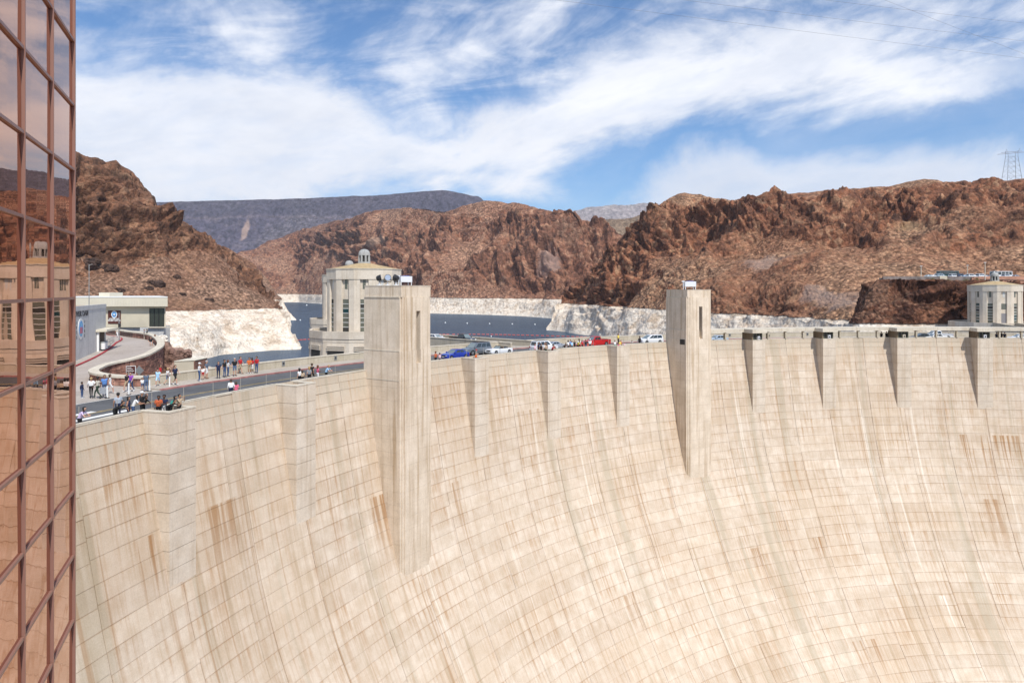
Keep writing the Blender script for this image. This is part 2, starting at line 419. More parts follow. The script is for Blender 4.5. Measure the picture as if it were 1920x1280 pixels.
    grain = t.noise(uvv(9, 9, 3.), 1.0, 5, .7)
    base = t.mix(1.0, base, t.ramp(grain, [(.3, .88), (.7, 1.07)]), 'MULTIPLY')
    t.put(b.inputs['Base Color'], base); b.inputs['Roughness'].default_value = .9; b.inputs['Specular IOR Level'].default_value = .2
    bp = t.new('ShaderNodeBump'); bp.inputs['Strength'].default_value = .35; bp.inputs['Distance'].default_value = .06
    t.put(bp.inputs['Height'], t.m('ADD', grain, blot)); t.l.new(bp.outputs[0], b.inputs['Normal'])
    return mt

def concrete(name, a, c, d, s=1.0, courses=0.0, streaky=1.0):
    """cast concrete with rain streaks down z"""
    mt, t, b = material(name)
    P = t.new('ShaderNodeNewGeometry').outputs['Position']
    st = t.noise(t.mul(P, (1.9 * s, 1.9 * s, .07 * s)), 1.0, 7, .62)
    bl = t.noise(P, .45 * s, 7, .62)
    col = t.mix(t.sm(bl, .3, .7), a, c)
    col = t.mix(t.m('MULTIPLY', t.sm(st, .48, .70), .6 * streaky), col, d)
    st2 = t.noise(t.mul(P, (.8 * s, .8 * s, .04 * s)), 1.0, 5, .6)
    col = t.mix(t.m('MULTIPLY', t.sm(st2, .56, .68), .35 * streaky), col, tuple(min(1, x * 1.25) for x in a))
    if courses:
        z = t.new('ShaderNodeSeparateXYZ'); t.l.new(P, z.inputs[0])
        f = t.m('FRACT', t.m('MULTIPLY', z.outputs[2], 1 / courses))
        col = t.mix(t.m('MULTIPLY', t.sm(f, .05, 0), .3), col, d)
    g = t.noise(P, 6 * s, 5, .7)
    col = t.mix(1.0, col, t.ramp(g, [(.3, .88), (.7, 1.08)]), 'MULTIPLY')
    t.put(b.inputs['Base Color'], col); b.inputs['Roughness'].default_value = .9; b.inputs['Specular IOR Level'].default_value = .2
    bp = t.new('ShaderNodeBump'); bp.inputs['Strength'].default_value = .3; bp.inputs['Distance'].default_value = .04
    t.put(bp.inputs['Height'], t.m('ADD', g, bl)); t.l.new(bp.outputs[0], b.inputs['Normal'])
    return mt

def paving(name, a, c, s=1.0, tracks=False):
    mt, t, b = material(name)
    P = t.new('ShaderNodeNewGeometry').outputs['Position']
    n = t.noise(P, .22 * s, 6, .6, .5); f = t.noise(P, 5 * s, 4, .7)
    col = t.mix(t.sm(n, .3, .7), a, c)
    col = t.mix(t.m('MULTIPLY', t.sm(t.noise(P, .6 * s, 5, .6, 1.5), .6, .7), .3), col, tuple(x * .6 for x in a))
    col = t.mix(1.0, col, t.ramp(f, [(.3, .85), (.7, 1.12)]), 'MULTIPLY')
    t.put(b.inputs['Base Color'], col); b.inputs['Roughness'].default_value = .9; b.inputs['Specular IOR Level'].default_value = .2
    return mt

def water_mat():
    mt, t, b = material('lake_water')
    P = t.new('ShaderNodeNewGeometry').outputs['Position']
    t.put(b.inputs['Base Color'], t.mix(t.sm(t.noise(t.mul(P, (.6, 1, 1)), 1 / 70, 7, .7), .3, .7), (.042, .062, .088), (.056, .080, .110)))
    b.inputs['Specular IOR Level'].default_value = 0.0; b.inputs['Roughness'].default_value = .6
    g = t.new('ShaderNodeBsdfGlossy'); g.inputs['Roughness'].default_value = .16; g.inputs['Color'].default_value = (.75, .85, 1, 1)
    bp = t.new('ShaderNodeBump'); bp.inputs['Strength'].default_value = 1.0; bp.inputs['Distance'].default_value = .6
    h = t.m('ADD', t.noise(t.mul(P, (.45, 1, 1)), .25, 6, .68, .6), t.m('MULTIPLY', t.noise(t.mul(P, (.4, 1, 1)), .05, 3, .5, .6), 1.6))
    t.put(bp.inputs['Height'], h); t.l.new(bp.outputs[0], g.inputs['Normal']); t.l.new(bp.outputs[0], b.inputs['Normal'])
    mx = t.new('ShaderNodeMixShader'); mx.inputs[0].default_value = .22
    t.l.new(b.outputs[0], mx.inputs[1]); t.l.new(g.outputs[0], mx.inputs[2]); t.l.new(mx.outputs[0], t.n['Material Output'].inputs[0])
    return mt

def copper_glass():
    mt, t, b = material('copper_mirror_glass')
    b.inputs['Metallic'].default_value = 1.0; b.inputs['Roughness'].default_value = .015
    t.put(b.inputs['Base Color'], (.52, .235, .12))
    P = t.new('ShaderNodeTexCoord').outputs['Object']
    n = t.noise(t.mul(P, (.8, .8, .5)), 1.0, 2, .5)
    bp = t.new('ShaderNodeBump'); bp.inputs['Strength'].default_value = .18; bp.inputs['Distance'].default_value = .02
    t.put(bp.inputs['Height'], n); t.l.new(bp.outputs[0], b.inputs['Normal'])
    return mt
# ------------------------------------------------------------------ setting: hills, lake, ground
SCREE_DEF = (.30, .19, .125)
M_LEFT = rock('left_cliff_rock', (.060, .036, .026), (.23, .108, .062), (.35, .20, .12), (.30, .185, .125), 1.0, ring=-4.2, varn=.75)
M_MID = rock('far_shore_rock', (.075, .040, .030), (.29, .13, .076), (.45, .26, .165), (.37, .215, .14), 2.2, ring=-4.2, varn=.55,
             blotch=[(at(1030, 500, 1200), (26, 60, 62), .55, (.33, .235, .20)), (at(880, 425, 1430), (45, 60, 13), .6, (.42, .30, .20)), (at(690, 450, 1800), (70, 150, 22), .5, (.46, .31, .22))])
M_RIGHT = rock('right_ridge_rock', (.055, .033, .026), (.29, .118, .062), (.42, .24, .14), (.36, .215, .13), 1.15, ring=-4.2, varn=.5,
               blotch=[(at(1560, 540, 350), (20, 40, 13), .55, (.31, .24, .21)), (at(1740, 430, 500), (38, 40, 8), .6, (.42, .30, .17)), (at(1870, 450, 470), (45, 40, 7), .5, (.27, .22, .20)), (at(1905, 500, 330), (14, 20, 8), .7, (.27, .23, .23)), (at(1440, 500, 480), (20, 40, 12), .5, (.33, .25, .21))])
M_KNOB = rock('dark_knob_rock', (.045, .022, .017), (.13, .055, .032), (.25, .115, .066), (.20, .11, .07), .8, ring=-2.6, varn=.5)
M_MESA = rock('haze_tinted_mesa_rock', (.060, .055, .076), (.098, .085, .118), (.15, .122, .135), (.12, .106, .118), 9.0, varn=.4, bump=.6, strata=500,  # purple-blue of distance haze is put into these rock colours
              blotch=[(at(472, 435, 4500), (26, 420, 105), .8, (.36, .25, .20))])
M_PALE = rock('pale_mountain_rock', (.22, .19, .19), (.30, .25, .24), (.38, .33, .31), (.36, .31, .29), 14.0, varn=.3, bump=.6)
M_TAN = rock('tan_hill_rock', (.12, .08, .05), (.24, .165, .105), (.33, .24, .16), (.33, .25, .165), 4.0, varn=.3)

def hill(name, mat, cols, nu, nv, amp, size, seed, kind='structure', back=1.25, crag=1.0, xs_warp=8, cs=(.4, .45, .5, .8, .8, 1, 1, .8), lump_k=.35, top_k=.72, cap=None, spots=()):
    """cols: (px, [(py, D) x 6]) base -> ridge, six stations; the far side falls away behind the ridge"""
    xs = np.array([c[0] for c in cols], float)
    st = []
    for px, pts in cols:
        pts = list(pts)
        if len(pts) == 2: (y0, d0), (y1, d1) = pts; pts = [(y0 + (y1 - y0) * f, d0 + (d1 - d0) * g) for f, g in ((0, 0), (.16, .12), (.3, .3), (.52, .52), (.78, .78), (1, 1))]
        if len(pts) == 3:
            (ya, da), (yb, db), (yc, dc) = pts
            pts = [(ya, da), (yb, db)] + [(yb + (yc - yb) * f, db + (dc - db) * g) for f, g in ((.18, .18), (.45, .45), (.72, .74), (1, 1))]
        st.append([at(px, y, D) for y, D in pts])
    st = np.array(st)                                          # ncol x 6 x 3
    r = st[:, -1]; bk = r.copy(); dirn = r[:, :2] / r[:, 1:2]
    bk[:, :2] = r[:, :2] * back; bk[:, 2] = r[:, 2] - (back - 1) * r[:, 1] * .45
    bs = st[:, 0].copy(); bs[:, :2] *= .97; bs[:, 2] = np.minimum(bs[:, 2] - 14, -46)
    st = np.concatenate([bs[:, None], st, bk[:, None]], 1)     # ncol x 8
    # resample along the columns (smooth), then up the slope by length
    uu = np.linspace(xs[0], xs[-1], nu)
    G = np.stack([np.stack([np.interp(uu, xs, st[:, j, k]) for k in range(3)], -1) for j in range(8)], 1)
    ker = np.hanning(2 * xs_warp + 1); ker /= ker.sum()
    Gp = np.pad(G, ((xs_warp, xs_warp), (0, 0), (0, 0)), 'edge')
    G = np.apply_along_axis(lambda a: np.convolve(a, ker, 'valid'), 0, Gp)
    seg = np.linalg.norm(np.diff(G, axis=1), axis=2).mean(0); seg[0] *= .4; seg[-1] *= .25
    cum = np.concatenate([[0], np.cumsum(seg)]); vv = np.linspace(0, cum[-1], nv)
    j = np.clip(np.searchsorted(cum, vv, 'right') - 1, 0, 6); f = (vv - cum[j]) / (cum[j + 1] - cum[j])
    V = G[:, j] * (1 - f)[None, :, None] + G[:, j + 1] * f[None, :, None]
    # displacement
    du = np.gradient(V, axis=0); dv = np.gradient(V, axis=1)
    n = np.cross(du, dv); n /= np.linalg.norm(n, axis=2, keepdims=True) + 1e-9

    s = -np.sign(n[:, :, 1:2].mean()); n = n * s
    Q = V / size
    warp = np.stack([fbm(Q * .9, 4, seed + 40 + k) - .5 for k in range(3)], -1) * .9
    Qw = Q + warp
    big = fbm(Qw * np.array([1, 1, .45]) * .5, 4, seed, ridged=True) - .60
    gul = fbm(Qw * np.array([1.9, .7, .22]) * 1.0, 5, seed + 5, ridged=True) - .60
    rid = fbm(Qw * np.array([1.7, 1.7, .38]) * 1.8, 6, seed + 9, .58, ridged=True) - .60
    d1, d2, cid = worley(Qw * np.array([2.0, 2.0, .6]) * 1.6, seed + 20)
    e1, e2, eid = worley(Qw * np.array([1.6, 1.6, 1.1]) * 5.0, seed + 26)
    fine = fbm(Q * 7, 4, seed + 31, .6) - .5
    csv = np.interp(vv, cum, cs)[None, :]
    cmask = np.clip((fbm(Q * .6, 4, seed + 50) - .47 + (csv - .6) * .35) * 7, .06, 1) * crag
    for (sx_, sy_, sd_), rr, dl in spots:       # cliffs (+) and smooth aprons (-)
        c_ = np.array(at(sx_, sy_, sd_)); q_ = (((V - c_) / np.array(rr)) ** 2).sum(-1); bl = np.exp(-q_ * 1.2) * np.clip(.4 + 1.2 * fbm(Q * 1.2, 3, seed + 81), 0, 1.3)
        cmask = np.clip(cmask + dl * bl, .05, 1.3 * max(crag, 1))
    def ledge(step, sd):
        q = V[..., 2] / step + 2.2 * (fbm(Qw * .7, 4, sd) - .5) * size / step * .35 + .15 * Qw[..., 0]
        fr = q - np.floor(q); return np.where(fr < .72, fr / .72, (1 - fr) / .28) - .5
    led = ledge(size * .42, seed + 61) + .45 * ledge(size * .15, seed + 62)
    hgt = amp * np.sqrt(np.clip(csv, .05, 2)) * (1.7 * big + 1.35 * gul * (.5 + .5 * cmask) + .75 * rid * cmask + .55 * led * cmask + .26 * (cid - .5) * cmask * np.clip((d2 - d1) * 4, 0, 1) + .17 * (eid - .5) * np.clip((e2 - e1) * 5, 0, 1) * (.3 + .7 * cmask) + .13 * fine)
    pv = vv / cum[-1]
    vtop = cum[6] / cum[-1]
    w = np.clip((pv - cum[1] / cum[-1]) / .05 + .12, .1, 1) * (1 - top_k * np.exp(-((pv - vtop) / .08) ** 2))
    eu = np.minimum(np.arange(nu), np.arange(nu)[::-1]) / (.03 * nu); w = w[None, :] * np.clip(eu, .25, 1)[:, None]
    V = V + n * (hgt * w)[..., None]
    lump = (fbm(Q[:, :, :] * 3.2, 4, seed + 70, ridged=True) - .6) * amp * lump_k   # broken skyline
    V[..., 2] += lump * np.exp(-((pv - vtop) / .05) ** 2)[None, :] * np.clip(eu, 0, 1)[:, None]
    if cap is not None: V[..., 2] = np.minimum(V[..., 2], cap - .9 + 2.6 * (fbm(V / 4, 4, seed + 90) - .5))
    me = grid_mesh(name, V); ta = me.attributes.new('talus', 'FLOAT', 'POINT'); ta.data.foreach_set('value', np.ascontiguousarray(np.clip(1.15 - cmask * 1.3 / max(crag, .01), 0, 1), np.float32).ravel())
    o = link(name, me, mat)
    tag(o, kind=kind)
    return o

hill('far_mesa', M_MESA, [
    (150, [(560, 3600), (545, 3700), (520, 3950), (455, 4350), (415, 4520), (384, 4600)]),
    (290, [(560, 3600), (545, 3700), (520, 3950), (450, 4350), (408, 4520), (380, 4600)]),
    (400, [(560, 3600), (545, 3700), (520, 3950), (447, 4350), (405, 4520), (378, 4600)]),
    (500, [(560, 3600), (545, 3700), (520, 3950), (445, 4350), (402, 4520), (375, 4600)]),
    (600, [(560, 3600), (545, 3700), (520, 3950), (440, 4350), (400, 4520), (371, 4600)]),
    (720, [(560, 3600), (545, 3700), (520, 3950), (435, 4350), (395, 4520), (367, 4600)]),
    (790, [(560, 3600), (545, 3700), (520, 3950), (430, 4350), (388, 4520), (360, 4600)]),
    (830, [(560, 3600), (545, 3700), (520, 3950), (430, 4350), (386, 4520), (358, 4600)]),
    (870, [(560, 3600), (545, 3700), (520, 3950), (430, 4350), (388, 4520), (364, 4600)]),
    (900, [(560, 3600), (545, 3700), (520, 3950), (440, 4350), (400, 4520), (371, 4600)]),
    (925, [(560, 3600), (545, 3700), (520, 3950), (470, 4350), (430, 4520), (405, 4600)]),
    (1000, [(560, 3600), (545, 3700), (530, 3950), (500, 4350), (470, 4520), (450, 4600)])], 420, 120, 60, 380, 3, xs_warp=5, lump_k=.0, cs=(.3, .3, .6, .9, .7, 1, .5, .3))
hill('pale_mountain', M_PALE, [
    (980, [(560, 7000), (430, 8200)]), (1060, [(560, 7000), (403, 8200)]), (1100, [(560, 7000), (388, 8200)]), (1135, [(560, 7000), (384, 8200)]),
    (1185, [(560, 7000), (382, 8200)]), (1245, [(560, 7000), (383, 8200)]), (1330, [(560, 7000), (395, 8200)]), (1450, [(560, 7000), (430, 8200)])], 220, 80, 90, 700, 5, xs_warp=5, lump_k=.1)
hill('tan_hill', M_TAN, [
    (1040, [(560, 2200), (430, 2800)]), (1110, [(560, 2200), (413, 2800)]), (1170, [(560, 2200), (410, 2800)]), (1230, [(560, 2200), (398, 2800)]), (1330, [(560, 2200), (390, 2800)])], 160, 80, 22, 220, 6, xs_warp=4, lump_k=.1)
hill('far_shore_hill', M_MID, [
    (380, [(567, 2300), (549.5, 2350), (500, 2600)]),
    (445, [(567, 2300), (549.5, 2350), (478, 2650)]),
    (500, [(567, 2330), (549.5, 2380), (455, 2750)]),
    (560, [(566, 2340), (549.3, 2400), (433, 2800)]),
    (610, [(569, 2050), (551, 2110), (420, 2600)]),
    (650, [(574, 1800), (553, 1850), (411, 2400)]),
    (700, [(581, 1430), (555.5, 1480), (397, 2050)]),
    (757, [(585, 1300), (557, 1350), (391, 1850)]),
    (800, [(587, 1230), (557.5, 1270), (392, 1750)]),
    (837, [(588, 1205), (558, 1240), (398, 1650)]),
    (870, [(589, 1185), (558.5, 1215), (388, 1600)]),
    (907, [(590, 1160), (559.5, 1195), (378, 1560)]),
    (970, [(592, 1100), (561, 1135), (382, 1500)]),
    (1000, [(594, 1060), (562, 1095), (390, 1460)]),
    (1057, [(598, 985), (563, 1025), (402, 1400)]),
    (1113, [(598, 985), (563, 1025), (421, 1350)]),
    (1163, [(598, 985), (563, 1025), (443, 1300)]),
    (1240, [(598, 985), (565, 1025), (480, 1250)])], 800, 270, 50, 140, 11, lump_k=.14, top_k=.85, cs=(.07, .09, .12, .7, .8, 1, .9, .6))
hill('left_point', M_LEFT, [
    (420, [(600, 950), (561, 985), (460, 1100)]), (480, [(600, 950), (560, 1000), (497, 1100)]), (505, [(600, 950), (559, 1000), (526, 1090)]),
    (519, [(600, 950), (558, 1005), (551, 1050)]), (528, [(600, 950), (562, 985), (559, 990)]), (540, [(600, 950), (585, 965), (583, 968)]), (556, [(601, 950), (600, 952), (599.5, 953)])], 150, 110, 8, 50, 21, xs_warp=3, cs=(.1, .1, .12, .5, .6, .8, .8, .6))
LH = hill('left_hill', M_LEFT, [
    (-700, [(730, 150), (640, 190), (520, 215), (420, 250), (330, 270), (180, 330)]),
    (-200, [(730, 230), (610, 290), (540, 320), (480, 350), (420, 370), (240, 430)]),
    (60, [(722, 280), (586, 400), (560, 425), (530, 450), (500, 465), (285, 500)]),
    (140, [(720, 305), (586, 428), (560, 450), (530, 475), (500, 488), (293, 525)]),
    (175, [(715, 315), (585, 434), (560, 455), (525, 480), (495, 493), (298, 535)]),
    (215, [(708, 330), (585, 442), (560, 464), (517, 488), (490, 500), (313, 548)]),
    (240, [(700, 345), (584, 448), (560, 470), (512, 495), (485, 505), (323, 560)]),
    (268, [(698, 350), (584, 454), (560, 476), (505, 503), (478, 513), (352, 570)]),
    (300, [(695, 355), (583, 460), (560, 482), (497, 510), (470, 525), (401, 580)]),
    (360, [(680, 394), (581, 480), (560, 500), (510, 530), (480, 560), (432, 620)]),
    (415, [(665, 443), (580, 495), (560, 515), (520, 555), (490, 590), (460, 640)]),
    (460, [(661, 458), (579, 512), (562, 530), (535, 570), (515, 600), (491, 640)]),
    (490, [(658.5, 468), (578.5, 520), (566, 536), (545, 573), (530, 600), (510, 640)]),
    (506, [(657, 474), (578, 526), (574, 532), (566, 548), (560, 560), (553, 580)]),
    (514, [(657, 475), (586, 520), (584, 523), (582, 526), (580, 529), (578, 532)]),
    (530, [(656, 478), (612, 503), (610, 505), (608, 507), (606, 509), (604, 512)]),
    (548, [(656, 480), (640, 488), (639, 489), (638, 490), (637, 491), (636, 492)]),
    (566, [(655.5, 482), (655, 482.5), (654.7, 483), (654.4, 483.5), (654.2, 484), (654, 484.5)])], 900, 340, 21, 62, 31, lump_k=.3, top_k=.82, cs=(.22, .28, .3, .4, .35, 1.15, 1.15, .9),
     spots=[((190, 420, 510), (60, 80, 45), .8), ((360, 480, 560), (60, 70, 18), -.5), ((230, 530, 470), (60, 60, 10), -.6), ((290, 400, 575), (28, 70, 14), -1.0)])
from mathutils.bvhtree import BVHTree
def bvh_of(o):
    me = o.data; me.calc_loop_triangles(); vs_ = np.zeros(len(me.vertices) * 3, np.float32); me.vertices.foreach_get('co', vs_)
    return BVHTree.FromPolygons(vs_.reshape(-1, 3).tolist(), [tuple(p.vertices) for p in me.polygons])
LH_BVH = bvh_of(LH)
hill('right_ridge', M_RIGHT, [
    (1022, [(621, 712), (619, 715), (618.5, 716), (618, 717), (617.5, 718), (617, 720)]),
    (1036, [(621, 708), (605, 718), (603, 720), (602, 721), (601, 722), (600, 724)]),
    (1046, [(622, 695), (583, 722), (581, 725), (579, 727), (577, 730), (575, 733)]),
    (1060, [(623, 683), (573, 735), (570, 738), (566, 742), (562, 745), (558, 750)]),
    (1085, [(627, 645), (574, 690), (562, 702), (550, 715), (540, 727), (528, 740)]),
    (1110, [(630, 622), (576, 660), (560, 673), (540, 690), (525, 708), (509, 730)]),
    (1140, [(640, 558), (577, 620), (556, 632), (528, 652), (504, 680), (480, 720)]),
    (1165, [(645, 530), (578, 590), (552, 610), (520, 640), (484, 680), (446, 730)]),
    (1190, [(650, 505), (579, 560), (548, 590), (510, 622), (460, 680), (417, 730)]),
    (1220, [(655, 480), (580, 530), (546, 560), (500, 604), (445, 675), (398, 735)]),
    (1254, [(660, 460), (581, 505), (545, 535), (490, 590), (425, 680), (374, 740)]),
    (1283, [(666, 440), (583, 475), (548, 505), (490, 570), (425, 670), (361, 735)]),
    (1307, [(672, 420), (584, 455), (550, 483), (490, 560), (428, 660), (365, 730)]),
    (1340, [(680, 395), (586, 430), (560, 450), (490, 550), (432, 635), (373, 720)]),
    (1413, [(695, 352), (589, 393), (566, 412), (480, 535), (432, 590), (377, 680)]),
    (1438, [(700, 345), (590, 385), (570, 398), (478, 525), (440, 565), (369, 660)]),
    (1523, [(720, 305), (597, 342), (572, 358), (480, 480), (446, 530), (361, 640)]),
    (1594, [(740, 275), (603, 305), (576, 325), (480, 450), (440, 510), (357, 640)]),
    (1665, [(755, 255), (608, 300), (578, 322), (492, 415), (440, 500), (351, 630)]),
    (1693, [(760, 250), (610, 300), (576, 325), (495, 405), (440, 500), (346, 622)]),
    (1729, [(760, 250), (611, 302), (572, 330), (497, 398), (430, 490), (338, 618)]),
    (1755, [(760, 250), (611, 305), (568, 335), (498, 394), (425, 485), (340, 612)]),
    (1789, [(760, 250), (612, 308), (564, 338), (500, 390), (420, 480), (346, 600)]),
    (1860, [(760, 250), (612, 310), (556, 340), (503, 384), (420, 470), (341, 590)]),
    (1920, [(760, 250), (612, 310), (552, 340), (505, 380), (420, 465), (337, 580)]),
    (2060, [(770, 245), (612, 305), (548, 335), (500, 375), (415, 450), (330, 560)]),
    (2400, [(800, 235), (620, 290), (548, 325), (500, 360), (400, 430), (310, 520)])], 1000, 390, 21, 62, 47, lump_k=.16, top_k=.9, cs=(.12, .15, .25, .7, .3, 1.2, .62, .4),
     spots=[((1480, 420, 590), (110, 130, 26), 1.0), ((1740, 395, 550), (55, 110, 22), 1.1), ((1330, 470, 560), (26, 90, 40), .8), ((1480, 560, 400), (55, 60, 12), 1.0), ((1690, 468, 430), (50, 60, 7), .9), ((1870, 462, 420), (40, 60, 6), .9),
            ((1600, 470, 450), (80, 80, 14), -.7), ((1800, 440, 480), (45, 60, 9), -1.0), ((1900, 385, 520), (40, 80, 16), -1.0), ((1350, 380, 700), (60, 90, 8), -.8), ((1570, 530, 380), (40, 60, 14), -.8), ((1120, 570, 650), (60, 90, 25), .5)])
hill('rock_knob', M_KNOB, [
    (1586, [(760, 250), (615, 268), (613, 270), (611, 272), (609, 274), (608, 276)]),
    (1602, [(760, 248), (608, 262), (606, 264), (603, 267), (600, 270), (597, 276)]),
    (1618, [(760, 247), (608, 260), (598, 262), (585, 265), (572, 269), (556, 278)]),
    (1636, [(760, 247), (609, 259), (590, 261), (568, 265), (548, 270), (533, 280)]),
    (1656, [(760, 247), (609, 259), (585, 261), (560, 264), (535, 270), (521, 281)]),
    (1700, [(760, 247), (610, 259), (585, 260), (558, 263), (532, 269), (519, 281)]),
    (1780, [(760, 247), (611, 258), (586, 260), (560, 263), (535, 269), (523, 281)]),
    (1840, [(760, 247), (611, 258), (588, 262), (565, 268), (545, 275), (531, 283)]),
    (1930, [(760, 247), (611, 258), (590, 265), (570, 275), (552, 283), (537, 288)]),
    (2200, [(780, 240), (615, 252), (590, 265), (570, 275), (552, 283), (540, 288)])], 460, 240, 9, 22, 61, back=1.12, xs_warp=4, lump_k=0, top_k=.3, cap=14.9, crag=1.5, cs=(.15, .15, .2, .8, 1.1, 1.1, .5, .3), spots=[((1606, 590, 270), (5, 40, 9), -1.5)])
# ------------------------------------------------------------------ lake, canyon floor
CX, CY, RAD = 77.752, 21.987, 110.158          # centre and downstream radius of the crest
T0, DT = -1.28427, .139909                     # first pilaster, angle between pilasters
HW, PJ = 2.741 / 2, 2.571                      # pilaster half width and projection
ZP = 1.1                                       # parapet top; the road is z = 0
WATER_Z = -32.0
TL, TR = -1.78, .62
def P2(t, off=0.0, tang=0.0):                  # off > 0 towards the viewer (downstream)
    r = RAD - off
    return (CX + math.sin(t) * r + math.cos(t) * tang, CY + math.cos(t) * r - math.sin(t) * tang)
def kt(k): return T0 + k * DT
PROF = [(-200, -200 * 0), ]
_d = np.array([0, .9, 2.4, 6.2, 10, 13.5, 16.5, 19.8, 22.5, 25.5, 29, 33, 37, 41, 46, 52, 60, 75, 100, 150.])
_o = np.array([0, .10, .42, 1.10, 1.86, 2.60, 3.35, 4.35, 5.3, 6.6, 8.4, 10.4, 12.6, 15.2, 18.7, 23.7, 30.6, 44.5, 68, 116.])
def prof(z): return float(np.interp(ZP - z, _d, _o))

V = np.array([[(CX + math.sin(t) * r, CY + math.cos(t) * r, WATER_Z) for r in (RAD + 17.35, 400, 9000)] for t in np.linspace(TL, TR, 60)])
tag(link('lake', grid_mesh('lake', V), water_mat()), kind='structure')
gm = MB(); gm.add([(-9800, -400, -175), (9800, -400, -175), (9800, 11200, -175), (-9800, 11200, -175)], [(0, 1, 2, 3)])
tag(gm.obj('canyon_floor', plain('canyon_floor_rock', (.2, .13, .09), .95, var=.3, scale=.02)), kind='structure')

# ------------------------------------------------------------------ air
HAZE = .5 / 12000
hz = MB(); hz.box(-10000, 10000, -600, 11500, -176, 1500)
hm = bpy.data.materials.new('desert_haze'); hm.use_nodes = True; ht = NT(hm.node_tree); ht.n.remove(ht.n['Principled BSDF'])
pv_ = ht.new('ShaderNodeVolumePrincipled'); pv_.inputs['Color'].default_value = (.80, .87, 1.0, 1); pv_.inputs['Density'].default_value = HAZE; pv_.inputs['Anisotropy'].default_value = .1
ht.l.new(pv_.outputs[0], ht.n['Material Output'].inputs['Volume'])
tag(hz.obj('haze', hm), kind='stuff')

# ------------------------------------------------------------------ dam
RUST = (.33, .185, .085); OLIVE = (.50, .44, .33); PALE = (.87, .82, .74)
def uvpx(px, py):                              # where a picture point lies on the face -> (u, v), found by marching
    dx, dz = (px - 960) / FPX, -(py - HOR) / FPX
    for s in np.arange(30, 150, .05):
        x, y, z = dx * s, s, CAMZ + dz * s
        if z < ZP and math.hypot(x - CX, y - CY) > RAD - prof(z):
            return math.atan2(x - CX, y - CY) * RAD, ZP - z
    return 0, 0
STAINS = []
def stain_px(x0, y0, x1, y1, w0, st, c):       # from the top (x0,y0) to the foot (x1,y1), w0 pixels wide
    a = uvpx(x0, y0); b = uvpx(x1, y1); e = uvpx(x0 + w0, y0)
    hw = abs(e[0] - a[0]) / 2; m = (a[0] + b[0]) / 2
    STAINS.append((m - hw, m + hw, a[1], b[1], st, c))
stain_px(262, 1010, 300, 1130, 44, .95, RUST)
stain_px(405, 945, 440, 1045, 72, .8, RUST)
stain_px(716, 925, 728, 1060, 34, .9, RUST)
stain_px(845, 905, 870, 1010, 26, .75, RUST)
stain_px(990, 768, 1004, 850, 46, .7, RUST)
stain_px(1855, 815, 1868, 900, 128, .9, RUST)
stain_px(1420, 1025, 1440, 1115, 14, .9, RUST)
stain_px(1540, 1005, 1552, 1090, 20, .95, RUST)
stain_px(1620, 1198, 1648, 1265, 54, .75, RUST)
stain_px(1185, 1110, 1200, 1190, 20, .75, RUST)
stain_px(1860, 935, 1890, 1060, 30, .75, RUST)
stain_px(1763, 1115, 1795, 1180, 14, .8, PALE)
stain_px(1180, 1110, 1186, 1150, 8, .9, PALE)

M_FACE = concrete_wall('dam_face_concrete')
M_JOINT = plain('dark_joint', (.47, .36, .255), .95, var=.3, scale=.8)
M_PIL = concrete('pilaster_concrete', (.54, .455, .36), (.65, .57, .475), (.42, .32, .215), 1.0)
M_TOW = concrete('tower_concrete', (.58, .485, .375), (.70, .60, .485), (.42, .31, .20), 1.0, streaky=1.5)
M_PAR = concrete('parapet_concrete', (.42, .37, .28), (.53, .475, .385), (.33, .28, .20), 1.0)
M_COPE = concrete('coping_concrete', (.53, .475, .385), (.63, .575, .48), (.42, .35, .265), 1.0)
M_CORE = plain('dam_core_concrete', (.4, .34, .26), .9, var=.2, scale=.3)

dam = thing('dam', 'huge curved arch dam of pale streaked concrete holding back the lake', 'dam')
# backing wall behind the pour panels, and the upstream face
ts_ = np.linspace(TL, TR, 90); zs = np.concatenate([[.9], np.linspace(.4, -8, 22), np.linspace(-9, -60, 40), np.linspace(-66, -150, 12)])
V = np.array([[(*P2(t, prof(z) - .085), z) for z in zs] for t in ts_])
link('joint_backing', grid_mesh('joint_backing', V), M_JOINT, dam)
V = np.array([[(*P2(t, -17.3), z) for z in (-80, -33, 0.0)] for t in ts_])
link('upstream_face', grid_mesh('upstream_face', V), M_CORE, dam)

